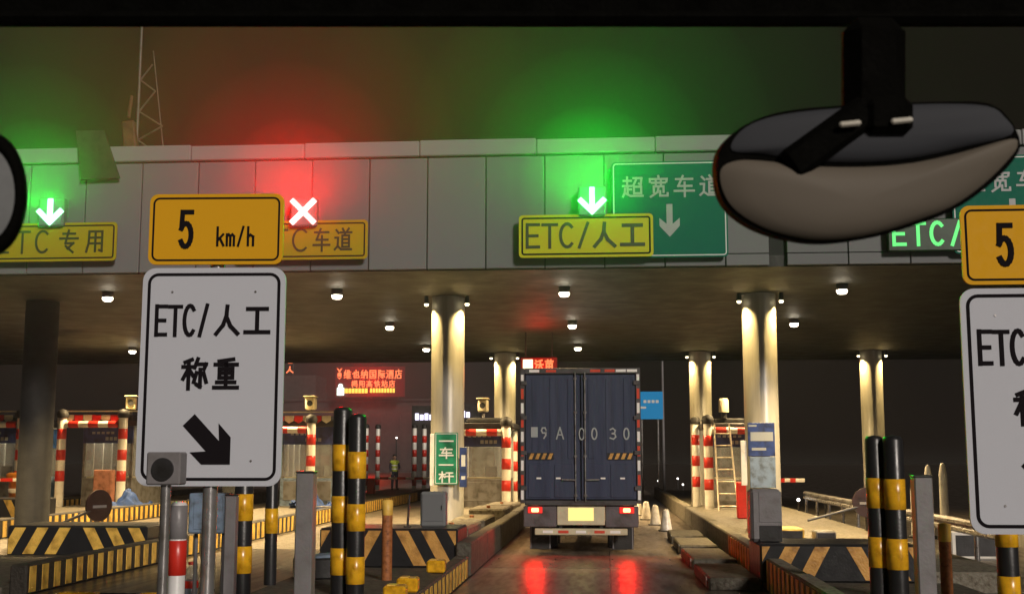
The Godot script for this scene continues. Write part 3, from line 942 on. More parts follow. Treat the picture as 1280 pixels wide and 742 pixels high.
func islands() -> void:
	# raised tops of the islands
	for i in [[-4.9, -2.52, 20.6, 62.0, 0.3, "left island of the truck's lane"], [2.64, 6.1, 18.6, 62.0, 0.3, "right island of the truck's lane"], [-11.4, -8.66, 22.6, 66.0, 0.3, "island beyond the red cross lane"], [-18.6, -15.0, 28.0, 66.0, 0.3, "island with the awning booth"], [-23.5, -19.85, 30.0, 66.0, 0.3, "outer island at the frame edge"]]:
		var st := S()
		span(st, Vector3(i[0], -0.1, -i[3]), Vector3(i[1], i[4], -i[2]), 0.02)
		struct("island_pavement", st, M.concrete, "raised concrete top of the " + i[5])
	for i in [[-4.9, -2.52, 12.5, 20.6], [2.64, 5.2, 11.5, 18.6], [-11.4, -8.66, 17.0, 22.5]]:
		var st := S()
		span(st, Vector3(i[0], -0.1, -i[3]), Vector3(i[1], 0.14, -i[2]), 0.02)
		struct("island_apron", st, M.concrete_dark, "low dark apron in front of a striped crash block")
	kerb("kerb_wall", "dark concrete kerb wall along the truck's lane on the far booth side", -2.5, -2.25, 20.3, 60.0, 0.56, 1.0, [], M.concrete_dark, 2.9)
	kerb("low_kerb", "low slatted kerb with yellow end blocks before the left crash block", -2.5, -2.27, 12.6, 20.2, 0.36, 1.0, [13.0, 20.1], M.concrete_dark, 2.4)
	kerb("kerb_wall", "pale kerb wall with slats beside the flat concrete blocks", 2.4, 2.63, 13.4, 60.0, 0.5, -1.0, [13.6, 24.0], M.concrete, 2.6)
	kerb("kerb_wall", "long yellow and black striped kerb behind the double bollards", -8.65, -8.4, 17.2, 58.0, 0.44, 1.0, [17.4, 54.0], M.kerb_black, 3.0)
	kerb("kerb_wall", "striped kerb beneath the booth with the cream awning", -14.98, -14.72, 27.5, 58.0, 0.46, 1.0, [27.7, 50.0], M.kerb_black, 3.0)
	kerb("kerb_wall", "striped kerb at the outermost booth", -19.83, -19.58, 30.0, 58.0, 0.46, 1.0, [30.2, 50.0], M.kerb_black, 3.0)
	nose(Vector3(-3.66, 0.14, -20.4), 2.36, 0.65, 1.4, "striped crash block behind the rust coloured post and grey box", M.stripe_orange)
	nose(Vector3(3.45, 0.14, -18.5), 2.3, 0.56, 1.4, "orange striped crash block under the tall grey cabinet", M.stripe_orange)
	nose(Vector3(-10.03, 0.12, -22.5), 2.74, 0.57, 1.4, "dull striped crash block beyond the slatted kerb", M.stripe_yellow)
	nose(Vector3(-17.0, 0.12, -33.0), 2.2, 0.7, 1.2, "small striped crash block in front of the awning booth", M.stripe_yellow)
	# flat concrete blocks along the lane edge
	for b in [[18.5, 21.0], [21.8, 24.4], [25.2, 27.6], [28.2, 30.4]]:
		var t := thing("flat_block", "flat low concrete block at the lane edge, %s the crash block" % ["beside", "just past", "further past", "farthest past"][[18.5, 21.8, 25.2, 28.2].find(b[0])], "concrete block", Vector3(1.9, 0, -(b[0] + b[1]) * 0.5), 0.0, "flat concrete blocks along the lane")
		var st := S()
		box(st, Vector3(0, 0.1, 0), Vector3(0.78, 0.2, b[1] - b[0]), Basis(Vector3.UP, rng.randf_range(-0.02, 0.02)), 0.03)
		obj("block", st, M.concrete_dark, t)
		st = S()
		box(st, Vector3(-0.392, 0.13, (b[1] - b[0]) * 0.5 - 0.15), Vector3(0.012, 0.14, 0.09), Basis(), 0.003)
		obj("reflector", st, M.print_white, t)
	for y in [[17.4, "on the slatted kerb, nearest the crash block"], [14.9, "on the slatted kerb, in the middle of three"], [14.0, "on the slatted kerb, closest to the bollards"]]:
		var t := thing("kerb_marker", "yellow block " + y[1], "kerb marker", Vector3(-2.42, 0.36, -y[0]), 0.0, "yellow blocks on the slatted kerb")
		var st := S()
		box(st, Vector3(0, 0.085, 0), Vector3(0.26, 0.17, 0.3), Basis(Vector3.UP, 0.06), 0.02)
		obj("block", st, M.bollard_yellow, t)
		st = S()
		box(st, Vector3(-0.04, 0.172, 0.0), Vector3(0.1, 0.02, 0.16), Basis(), 0.005)
		obj("grip", st, M.stripe_yellow, t)
	# stepped concrete slabs on the left island beside the truck
	for b in [[24.0, 0.44, 0.9], [27.6, 0.4, 0.8], [31.5, 0.46, 1.0], [35.5, 0.4, 0.9]]:
		var t := thing("step_slab", "worn concrete slab on the island beside the truck, %s" % ["nearest to the column's foot", "just behind the column", "between the column and the booth", "at the foot of the booth"][[24.0, 27.6, 31.5, 35.5].find(b[0])], "concrete slab", Vector3(-2.98, 0.3, -b[0]), 0.0, "concrete slabs beside the truck")
		var st := S()
		box(st, Vector3(0, b[1] * 0.5, 0), Vector3(b[2] * 0.9, b[1] * 0.7, 2.2), Basis(Vector3.UP, rng.randf_range(-0.05, 0.05)), 0.04)
		obj("slab", st, M.concrete, t)
		st = S()
		cyl(st, Vector3(0, b[1] * 0.84, 0.5), Vector3(0, b[1] * 0.84 + 0.06, 0.5), 0.05, 0.05, 8)
		obj("lifting_eye", st, M.rust, t)

# ------------------------------------------------------------------ the truck
func truck() -> void:
	var t := thing("box_truck", "dark blue box truck with its rear doors shut, braking in the lane ahead", "truck", Vector3(-0.5, 0, -25.0))
	var st := S()
	span(st, Vector3(-1.23, 1.06, -9.6), Vector3(1.23, 3.8, -0.06), 0.03)
	obj("cargo_box", st, M.truck, t)
	# rear frame
	st = S()
	for x in [-1, 1]:
		span(st, Vector3(x * 1.2 - 0.05, 1.04, -0.06), Vector3(x * 1.2 + 0.05, 3.82, 0.02), 0.01)
	span(st, Vector3(-1.15, 3.7, -0.06), Vector3(1.15, 3.82, 0.02), 0.01)
	span(st, Vector3(-1.15, 1.0, -0.06), Vector3(1.15, 1.1, 0.02), 0.01)
	obj("rear_frame", st, M.truck_frame, t)
	for s in [-1.0, 1.0]:
		var lo := 0.02 if s > 0 else -1.14
		var hi := 1.14 if s > 0 else -0.02
		st = S()
		span(st, Vector3(lo, 1.12, -0.055), Vector3(hi, 3.68, 0.0), 0.012)
		var door := obj("rear_door", st, M.truck, t)
		for k in 3:
			st = S()
			var x0 := lo + 0.14 + k * 0.37
			span(st, Vector3(x0, 1.95, 0.0), Vector3(x0 + 0.13, 3.6, 0.012), 0.005)
			obj("door_rib", st, M.truck, door)
		for k in 2:
			st = S()
			var x0 := lo + 0.06 + k * 0.54
			span(st, Vector3(x0, 1.16, 0.0), Vector3(x0 + 0.46, 1.84, 0.014), 0.006)
			obj("door_panel", st, M.truck, door)
		st = S()
		cyl(st, Vector3(s * 0.1, 1.08, 0.04), Vector3(s * 0.1, 3.72, 0.04), 0.016, 0.016, 10)
		for y in [1.2, 2.0, 2.9, 3.6]:
			box(st, Vector3(s * 0.1, y, 0.02), Vector3(0.07, 0.05, 0.045), Basis(), 0.006)
		obj("lock_rod", st, M.steel, door)
		st = S()
		box(st, Vector3(s * 0.24, 1.52, 0.045), Vector3(0.3, 0.035, 0.025), Basis(Vector3.BACK, s * 0.03), 0.006)
		obj("door_handle", st, M.steel, door)
		for k in 4:
			st = S()
			box(st, Vector3(s * 1.17, 1.35 + k * 0.72, 0.025), Vector3(0.13, 0.09, 0.03), Basis(), 0.008)
			obj("hinge", st, M.truck_frame, door)
		# slanted orange warning strip
		st = S()
		var wx: float = s * 0.82
		span(st, Vector3(wx - 0.27, 1.93, 0.013), Vector3(wx + 0.27, 2.07, 0.02))
		var strip := obj("warning_strip", st, M.black, door)
		for k in 4:
			st = S()
			var x0: float = wx - 0.25 + k * 0.13
			prism(st, PackedVector2Array([Vector2(x0, 1.94), Vector2(x0 + 0.07, 1.94), Vector2(x0 + 0.12, 2.06), Vector2(x0 + 0.05, 2.06)]), 0.02, 0.024)
			obj("stripe", st, M.stripe_orange, strip)
		for x in [0.46, 0.86]:
			st = S()
			box(st, Vector3(s * x, 1.55, 0.02), Vector3(0.1, 0.035, 0.014), Basis(), 0.004)
			obj("marker", st, M.tape_white, door)
	letters(t, "painted_number", M.print_grey, "9", -0.83, 2.6, 0.15, 0.24, 0.2, 0.03, 0.014)
	letters(t, "painted_number", M.print_grey, "A", -0.5, 2.6, 0.16, 0.25, 0.2, 0.028, 0.014)
	letters(t, "painted_number", M.print_grey, "0", -0.04, 2.58, 0.14, 0.25, 0.2, 0.024, 0.028)
	letters(t, "painted_number", M.print_grey, "0", 0.22, 2.58, 0.14, 0.24, 0.2, 0.03, 0.014)
	letters(t, "painted_number", M.print_grey, "3", 0.6, 2.58, 0.15, 0.24, 0.2, 0.03, 0.014)
	letters(t, "painted_number", M.print_grey, "0", 0.88, 2.58, 0.14, 0.24, 0.2, 0.03, 0.014)
	st = S()
	span(st, Vector3(-1.02, 2.39, 0.013), Vector3(-0.88, 2.6, 0.017))
	obj("painted_patch", st, M.print_grey, t)
	# reflective tape, red and white in turn, up both sides and along the top
	var tape := BoxMesh.new()
	tape.size = Vector3(0.055, 0.21, 0.006)
	for s in [-1.0, 1.0]:
		for k in 9:
			share("reflective_tape", tape, M.tape_white if k % 2 == 0 else M.tape_red, t, Vector3(s * 1.2, 1.22 + k * 0.295, 0.025))
	for x in [-0.95, -0.6, 0.32, 0.62, 0.85, 1.08]:
		share("reflective_tape", tape, M.tape_red if absf(x) < 0.7 else M.tape_white, t, Vector3(x, 3.76, 0.025), Basis(Vector3.BACK, PI / 2))
	# chassis, lamps and under-run bar
	st = S()
	for x in [-0.42, 0.42]:
		span(st, Vector3(x - 0.05, 0.68, -9.4), Vector3(x + 0.05, 0.98, -0.1))
	span(st, Vector3(-1.1, 0.96, -9.5), Vector3(1.1, 1.05, -0.1))
	obj("chassis", st, M.dark_paint, t)
	for s in [-1.0, 1.0]:
		st = S()
		span(st, Vector3(minf(s * 0.5, s * 1.18), 0.56, -0.12), Vector3(maxf(s * 0.5, s * 1.18), 0.985, -0.03), 0.015)
		var panel := obj("lamp_panel", st, M.truck_low, t)
		st = S()
		span(st, Vector3(s * 0.94 - 0.15, 0.84, -0.03), Vector3(s * 0.94 + 0.15, 0.97, 0.0), 0.012)
		var rim := obj("tail_light", st, M.tail_rim, panel)
		st = S()
		box(st, Vector3(s * 0.94, 0.905, 0.006), Vector3(0.15, 0.085, 0.03), Basis(), 0.012)
		obj("brake_bulb", st, M.tail, panel)
		spot(panel, Vector3(s * 0.94, 0.9, 0.06), Vector3(0, -0.25, 1), Color(1.0, 0.07, 0.03), 1.3, 82.0, 0.07)
		st = S()
		span(st, Vector3(s * 0.86 - 0.22, 0.08, -0.55), Vector3(s * 0.86 + 0.22, 0.6, -0.52))
		obj("mud_flap", st, M.rubber, t)
		st = S()
		for x in [-0.2, 0.2]:
			st = S()
			span(st, Vector3(s * 0.86 + x - 0.012, 0.09, -0.52), Vector3(s * 0.86 + x + 0.012, 0.6, -0.5))
			obj("flap_edge", st, M.grey_paint, t)
		for z in [-1.9, -3.25]:
			for x in [0.68, 0.98]:
				st = S()
				lathe(st, Vector3(s * x, 0.5, z), [[0.0, -0.11], [0.3, -0.12], [0.47, -0.13], [0.5, -0.09], [0.5, 0.09], [0.47, 0.13], [0.3, 0.12], [0.0, 0.11]], 24, Basis(Vector3.BACK, PI / 2))
				var tyre := obj("wheel", st, M.rubber, t)
				st = S()
				lathe(st, Vector3(s * x, 0.5, z), [[0.0, -0.125], [0.2, -0.125], [0.27, -0.1], [0.27, 0.1], [0.2, 0.125], [0.0, 0.125]], 18, Basis(Vector3.BACK, PI / 2))
				obj("rim", st, M.steel, tyre)
		st = S()
		lathe(st, Vector3(s * 0.95, 0.5, -9.9), [[0.0, -0.13], [0.3, -0.14], [0.47, -0.14], [0.5, -0.1], [0.5, 0.1], [0.47, 0.14], [0.0, 0.13]], 24, Basis(Vector3.BACK, PI / 2))
		obj("wheel", st, M.rubber, t)
	st = S()
	cyl(st, Vector3(-0.7, 0.5, -1.9), Vector3(0.7, 0.5, -1.9), 0.09, 0.09, 12)
	lathe(st, Vector3(0, 0.5, -1.9), [[0.0, -0.22], [0.18, -0.16], [0.24, 0.0], [0.18, 0.16], [0.0, 0.22]], 16, Basis(Vector3.RIGHT, PI / 2))
	obj("axle", st, M.dark_paint, t)
	st = S()
	span(st, Vector3(-0.49, 0.6, -0.11), Vector3(0.49, 0.98, -0.04), 0.01)
	var holder := obj("plate_holder", st, M.cream, t)
	st = S()
	span(st, Vector3(-0.26, 0.69, -0.04), Vector3(0.26, 0.95, -0.028), 0.004)
	obj("lit_number_plate", st, M.plate, holder)  # the plate itself, with the light on it put in as emission
	st = S()
	span(st, Vector3(-0.95, 0.4, -0.16), Vector3(0.95, 0.53, -0.02), 0.012)
	var bar := obj("under_run_bar", st, M.cream, t)
	for x in [-0.68, -0.36, 0.0, 0.38, 0.7]:
		share("reflective_tape", tape, M.tape_red if absf(x) > 0.3 and absf(x) < 0.5 else M.tape_white, bar, Vector3(x, 0.465, -0.015), Basis(Vector3.BACK, PI / 2))
	st = S()
	for x in [-0.42, 0.42]:
		span(st, Vector3(x - 0.03, 0.5, -0.15), Vector3(x + 0.03, 0.7, -0.1))
	obj("bar_hanger", st, M.dark_paint, bar)
	# cab ahead of the box
	st = S()
	box(st, Vector3(0, 1.75, -10.65), Vector3(2.3, 2.3, 1.7), Basis(), 0.12)
	obj("cab", st, M.truck_low, t)
	for s in [-1.0, 1.0]:
		st = S()
		box(st, Vector3(s * 1.32, 2.2, -11.3), Vector3(0.16, 0.5, 0.1), Basis(), 0.03)
		box(st, Vector3(s * 1.2, 2.4, -11.28), Vector3(0.2, 0.03, 0.03))
		obj("wing_mirror", st, M.dark_paint, t)

# ------------------------------------------------------------------ things standing on the islands
func bollards() -> void:
	for b in [[-3.62, 16.5, 2.62, 0.132, "taller yellow and black bollard of the pair before the left column"], [-3.37, 16.3, 2.52, 0.122, "shorter yellow and black bollard of the pair before the left column"], [3.27, 15.0, 2.2, 0.11, "slightly slimmer bollard of the pair beside the grey post on the lane's other island"], [3.455, 14.84, 2.19, 0.122, "thicker bollard of the pair beside the grey post on the lane's other island"], [-4.93, 16.3, 1.95, 0.125, "bollard standing between the sign pole and the striped kerb"], [-4.9, 17.6, 1.7, 0.09, "thin bollard behind the white sign board's corner"], [4.78, 15.0, 1.75, 0.125, "bollard under the second white sign board, cut by the frame edge"]]:
		var t := thing("bollard", b[4], "bollard", Vector3(b[0], 0.14, -b[1]), 0.0, "yellow and black bollards before the booths")
		var h: float = b[2] - 0.14
		var bands := []
		var y: float = h - 0.82
		while y > 0.05:
			bands.append([y, y + 0.36])
			y -= 0.7
		banded_post(t, 0, 0, b[3], h, bands, M.bollard_black, M.bollard_yellow, "yellow_band")
	# square posts and painted pipes
	for p in [[-3.24, 13.0, 1.82, 0.19, "tall grey square post before the double bollards"], [3.05, 12.0, 1.8, 0.17, "mauve grey square post next to the thicker bollard pair"], [-4.75, 15.2, 1.5, 0.14, "dim brown square post half hidden behind the sign pole"]]:
		var t := thing("square_post", p[4], "post", Vector3(p[0], 0.1, -p[1]), 0.0, "square steel posts on the islands")
		var st := S()
		span(st, Vector3(-p[3] * 0.5, 0, -p[3] * 0.5), Vector3(p[3] * 0.5, p[2] - 0.1, p[3] * 0.5), 0.012)
		obj("shaft", st, M.grey_paint, t)
		st = S()
		span(st, Vector3(-p[3] * 0.8, 0, -p[3] * 0.8), Vector3(p[3] * 0.8, 0.025, p[3] * 0.8), 0.005)
		obj("foot_plate", st, M.grey_paint, t)
		st = S()
		span(st, Vector3(-p[3] * 0.53, p[2] - 0.1, -p[3] * 0.53), Vector3(p[3] * 0.53, p[2] - 0.08, p[3] * 0.53), 0.006)
		obj("cap", st, M.dark_paint, t)
	for p in [[-3.32, 18.4, 1.33, 0.08, "rust coloured pipe post before the striped crash block"], [4.33, 16.0, 1.14, 0.075, "rust coloured pipe post beside the guard rail"], [-6.95, 12.2, 1.35, 0.1, "blurred rust coloured post at the photo's edge"]]:
		var t := thing("pipe_post", p[4], "post", Vector3(p[0], 0.0, -p[1]), 0.0, "rust coloured pipe posts")
		var st := S()
		lathe(st, Vector3.ZERO, [[p[3], 0.0], [p[3], p[2] - 0.22]], 16)
		obj("pipe", st, M.rust, t)
		st = S()
		lathe(st, Vector3.ZERO, [[p[3], p[2] - 0.22], [p[3] * 1.05, p[2] - 0.2], [p[3] * 1.05, p[2]], [0.0, p[2] + 0.02]], 16)
		obj("sleeve", st, M.stripe_yellow, t)
	# lens on a post in front of the sign
	var t := thing("lane_sensor", "grey box with a dark round lens on a slim post before the white sign", "sensor", Vector3(-3.44, 0, -9.3))
	var st := S()
	box(st, Vector3(0, 1.905, 0), Vector3(0.272, 0.255, 0.16), Basis(), 0.012)
	obj("housing", st, M.grey_paint, t)
	st = S()
	cyl(st, Vector3(0, 1.9, 0.08), Vector3(0, 1.9, 0.1), 0.088, 0.088, 24)
	obj("lens", st, M.dark_paint, t)
	st = S()
	cyl(st, Vector3(0, 0, 0), Vector3(0, 1.78, 0), 0.04, 0.04, 16)
	obj("post", st, M.steel, t)
	t = thing("striped_post", "red and white post with a grey top below the white sign", "post", Vector3(-3.49, 0, -9.75))
	banded_post(t, 0, 0, 0.068, 1.6, [[1.04, 1.32], [0.55, 0.82]], M.white, M.red, "red_band")
	st = S()
	lathe(st, Vector3.ZERO, [[0.068, 1.33], [0.0735, 1.335], [0.0735, 1.6], [0.0, 1.62]], 16)
	obj("sleeve", st, M.grey_paint, t)
	# cabinets
	t = thing("control_cabinet", "pale grey metal box on the crash block before the left column", "cabinet", Vector3(-2.97, 0.79, -21.0))
	st = S()
	box(st, Vector3(0, 0.3, 0), Vector3(0.44, 0.6, 0.3), Basis(), 0.03)
	obj("case", st, M.panel, t)
	st = S()
	box(st, Vector3(0, 0.33, 0.152), Vector3(0.37, 0.46, 0.012), Basis(), 0.005)
	obj("door", st, M.panel_b, t)
	st = S()
	box(st, Vector3(0.15, 0.33, 0.16), Vector3(0.02, 0.08, 0.012), Basis(), 0.003)
	obj("latch", st, M.dark_paint, t)
	t = thing("equipment_cabinet", "tall rounded grey cabinet on the orange striped crash block", "cabinet", Vector3(2.46, 0.7, -19.1))
	st = S()
	box(st, Vector3(0, 0.4, 0), Vector3(0.48, 0.8, 0.42), Basis(), 0.05)
	obj("case", st, M.grey_paint, t)
	st = S()
	box(st, Vector3(0.06, 0.13, 0.213), Vector3(0.34, 0.24, 0.014), Basis(), 0.006)
	obj("lower_door", st, M.dark_paint, t)
	st = S()
	box(st, Vector3(0.06, 0.53, 0.212), Vector3(0.34, 0.46, 0.01), Basis(), 0.006)
	obj("upper_door", st, M.grey_paint, t)
	t = thing("utility_box", "pale blue box on legs behind the white sign's pole", "box", Vector3(-5.62, 0.0, -17.0))
	st = S()
	box(st, Vector3(0, 1.2, 0), Vector3(0.52, 0.56, 0.4), Basis(), 0.02)
	obj("case", st, M.blue_pale, t)
	st = S()
	box(st, Vector3(0.02, 1.2, 0.203), Vector3(0.4, 0.44, 0.012), Basis(), 0.005)
	obj("door", st, M.blue_pale, t)
	for x in [-0.2, 0.2]:
		st = S()
		cyl(st, Vector3(x, 0, 0), Vector3(x, 0.93, 0), 0.03, 0.03, 8)
		obj("leg", st, M.grey_paint, t)
	# notices on the columns
	t = thing("column_sign", "green notice reading 一车一杆 on the left column", "sign", Vector3(-3.64, 1.95, -27.5))
	board(t, "sign_board", 0.02, 0, 0.54, 1.18, 0, M.sign_green2, M.print_white, 0.02, 0.016, 0.03)
	st = S()
	for k in 4:
		letters(t, "character", M.print_white, "一车一杆"[k], -0.15, 0.52 - k * 0.27, 0.34, 0.25, 0.3, 0.034, 0.002)
	st = S()
	span(st, Vector3(-0.36, -0.62, -0.06), Vector3(-0.26, 0.56, -0.02), 0.006)
	obj("edge_strip", st, M.post_white, t)
	for y in [-0.4, 0.4]:
		st = S()
		span(st, Vector3(-0.3, y - 0.02, -0.12), Vector3(0.28, y + 0.02, -0.05))
		obj("bracket", st, M.steel, t)
	t = thing("column_notice", "blue notice with pale lower half on the column behind the tall cabinet", "notice", Vector3(3.52, 1.3, -27.52))
	st = S()
	span(st, Vector3(-0.3, 0.7, -0.03), Vector3(0.3, 1.45, 0.0), 0.006)
	obj("blue_panel", st, M.notice_blue, t)
	st = S()
	span(st, Vector3(-0.27, 0.0, -0.025), Vector3(0.3, 0.69, -0.002), 0.006)
	obj("pale_panel", st, M.blue_pale, t)
	st = S()
	span(st, Vector3(-0.24, 1.04, 0.001), Vector3(0.26, 1.24, 0.005))
	span(st, Vector3(-0.22, 0.83, 0.001), Vector3(0.1, 0.89, 0.005))
	span(st, Vector3(-0.28, 1.36, 0.001), Vector3(-0.1, 1.4, 0.005))
	obj("faded_print", st, M.print_grey, t)
	st = S()
	span(st, Vector3(-0.46, 0.05, -0.1), Vector3(-0.33, 1.05, -0.04), 0.006)
	obj("edge_strip", st, M.post_white, t)
	t = thing("side_notice", "small dark blue notice on the flank of the left column", "notice", Vector3(-3.24, 1.75, -27.62), 0.5)
	st = S()
	span(st, Vector3(-0.09, -0.45, -0.012), Vector3(0.09, 0.45, 0.0), 0.004)
	obj("panel", st, M.notice_blue, t)
	st = S()
	span(st, Vector3(-0.05, 0.02, 0.001), Vector3(0.05, 0.28, 0.004))
	span(st, Vector3(-0.05, -0.28, 0.001), Vector3(0.05, -0.2, 0.004))
	obj("faded_print", st, M.print_white, t)

func booths() -> void:
	booth(Vector3(-4.1, 0.3, -40.6), 1.6, 3.0, 2.62, "grey toll booth beside the truck with a monitor in its window", 1.0, false, false)
	booth(Vector3(4.3, 0.3, -41.0), 1.6, 3.0, 2.6, "toll booth behind the aluminium ladder", -1.0, false, false)
	booth(Vector3(-10.2, 0.3, -41.0), 1.9, 3.2, 2.7, "toll booth with blue banners and white window bars beyond the red cross lane", 1.0, true, true)
	booth(Vector3(-17.3, 0.3, -41.0), 1.8, 3.2, 2.75, "toll booth under a scalloped cream awning between two striped posts", 1.0, true, false)
	booth(Vector3(-21.4, 0.3, -41.0), 1.8, 3.2, 2.75, "outermost toll booth, cut by the frame edge", 1.0, true, true)
	guard_frame(Vector3(-4.06, 0.3, -40.0), 1.6, 2.7, "striped guard frame before the grey booth beside the truck")
	guard_frame(Vector3(-3.24, 0.3, -43.5), 0.0, 2.6, "single striped guard post behind the frame beside the truck", true, 0.11)
	guard_frame(Vector3(4.22, 0.25, -40.0), 1.66, 2.8, "striped guard frame before the booth with the ladder")
	guard_frame(Vector3(3.13, 0.25, -42.0), 0.0, 2.85, "single striped guard post alongside the frame by the ladder", true, 0.13)
	guard_frame(Vector3(-10.9, 0.3, -40.0), 2.1, 2.8, "striped guard frame before the booth with blue banners")
	guard_frame(Vector3(-17.45, 0.3, -40.0), 2.15, 3.0, "striped guard frame before the scalloped awning")
	guard_frame(Vector3(-21.05, 0.3, -40.0), 2.15, 3.0, "striped guard frame at the outermost booth")
	for p in [[-11.95, 60.0, "far striped post beside the waiting person, outer one of its pair"], [-11.55, 61.0, "far striped post beside the waiting person, inner one of its pair"], [-9.5, 60.0, "far striped post near the left column, outer one of its pair"], [-9.15, 61.0, "far striped post near the left column, inner one of its pair"]]:
		guard_frame(Vector3(p[0], 0.3, -p[1]), 0.0, 3.1, p[2], true, 0.11)
	camera_box(Vector3(-4.15, 3.3, -41.2), 0.0, "cream camera on the grey booth beside the truck")
	camera_box(Vector3(-16.6, 3.43, -41.2), 0.3, "cream camera beside the scalloped awning")
	camera_box(Vector3(-10.1, 3.38, -40.9), 0.1, "cream camera on the booth with blue banners")
	# beacon on the ladder booth
	var t := thing("beacon", "cream cylindrical beacon on the booth behind the ladder", "beacon", Vector3(4.05, 3.28, -41.3))
	var st := S()
	cyl(st, Vector3.ZERO, Vector3(0, 0.2, 0), 0.1, 0.1, 12)
	obj("stand", st, M.dark_paint, t)
	st = S()
	lathe(st, Vector3(0, 0.2, 0), [[0.17, 0.0], [0.17, 0.4], [0.14, 0.46], [0.0, 0.48]], 18)
	obj("body", st, M.cream, t)
	# ladder
	t = thing("ladder", "aluminium ladder leaning on the booth behind the tall cabinet", "ladder", Vector3(3.84, 0.3, -38.4))
	var top := Vector3(-0.05, 2.72, -1.1)
	for s in [-0.24, 0.24]:
		st = S()
		var a := Vector3(s * 1.25, 0, 0)
		var b := top + Vector3(s, 0, 0)
		cyl(st, a, b, 0.028, 0.028, 8)
		obj("rail", st, M.ladder, t)
	for k in 7:
		st = S()
		var f := (k + 0.4) / 7.2
		var c := top * f
		var half := lerpf(0.3, 0.24, f)
		cyl(st, c - Vector3(half, 0, 0), c + Vector3(half, 0, 0), 0.022, 0.022, 8)
		obj("rung", st, M.ladder, t)
	# barrels, cloths and boxes at the booths
	t = thing("orange_barrel", "tapered orange barrel between the two outer booths", "barrel", Vector3(-19.35, 0.3, -39.0))
	st = S()
	lathe(st, Vector3.ZERO, [[0.0, 0.0], [0.36, 0.0], [0.42, 0.9], [0.5, 0.92], [0.5, 1.12], [0.42, 1.16], [0.0, 1.18]], 20)
	obj("body", st, M.orange, t)
	st = S()
	lathe(st, Vector3.ZERO, [[0.4, 0.5], [0.415, 0.52], [0.425, 0.62], [0.41, 0.64]], 20)
	obj("band", st, M.post_white, t)
	t = thing("orange_locker", "faded orange locker at the foot of the awning booth", "locker", Vector3(-17.1, 0.3, -40.35))
	st = S()
	box(st, Vector3(0, 0.62, 0), Vector3(0.62, 1.24, 0.4), Basis(), 0.02)
	obj("case", st, M.salmon, t)
	for y in [0.33, 0.92]:
		st = S()
		box(st, Vector3(0, y, 0.203), Vector3(0.54, 0.52, 0.012), Basis(), 0.005)
		obj("door", st, M.salmon, t)
	for c in [[-15.6, 39.0, 0.5, "crumpled blue cloth heaped beside the awning booth"], [-20.6, 39.2, 0.4, "blue cloth hanging below the outermost booth"], [-9.6, 39.3, 0.6, "blue cloth heaped below the banner booth"]]:
		t = thing("blue_cloth", c[3], "tarpaulin", Vector3(c[0], 0.3, -c[1]), c[2], "blue cloths at the booths")
		st = S()
		var n := 22
		var ht := func(i: int, j: int) -> Vector3:
			var x := (i / float(n) - 0.5) * 1.3
			var z := (j / float(n) - 0.5) * 0.9
			var fold := 0.1 * absf(sin(i * 0.9 + 0.6 * sin(j * 0.7 + c[0]))) + 0.07 * absf(cos(j * 0.8 - i * 0.35)) - 0.06
			var rise := maxf(0.0, 0.44 - 0.45 * absf(x + 0.15)) + 0.16 * sin(i * 0.45 + c[0])
			return Vector3(x + 0.05 * sin(j * 1.3), maxf(0.01, (rise + fold) * (1.0 - pow(absf(z) / 0.46, 2.0))), z)
		st.set_smooth_group(1)
		for i in n:
			for j in n:
				quad(st, ht.call(i, j), ht.call(i + 1, j), ht.call(i + 1, j + 1), ht.call(i, j + 1), Vector3.UP)
		obj("cloth", st, M.blue_cloth, t)
		st = S()
		cyl(st, Vector3(-0.7, 0.08, 0.4), Vector3(0.65, 0.06, 0.42), 0.03, 0.03, 8)
		obj("hem_pole", st, M.grey_paint, t)

func barrier(at: Vector3, l: float, label: String, h := 1.0, pitch := 0.4) -> void:
	var t := thing("barrier_arm", label, "barrier", at, 0.0, "striped barrier arms across the lanes")
	var st := S()
	box(st, Vector3(-0.1, 0.5, 0), Vector3(0.34, 1.0, 0.3), Basis(), 0.03)
	obj("machine", st, M.red, t)
	st = S()
	span(st, Vector3(0.08, h - 0.05, -0.03), Vector3(l, h + 0.05, 0.03), 0.008)
	var arm := obj("arm", st, M.post_white, t)
	var x := 0.3
	while x < l - 0.3:
		st = S()
		span(st, Vector3(x, h - 0.054, -0.034), Vector3(x + pitch, h + 0.054, 0.034))
		obj("red_band", st, M.red, arm)
		x += pitch * 2.0

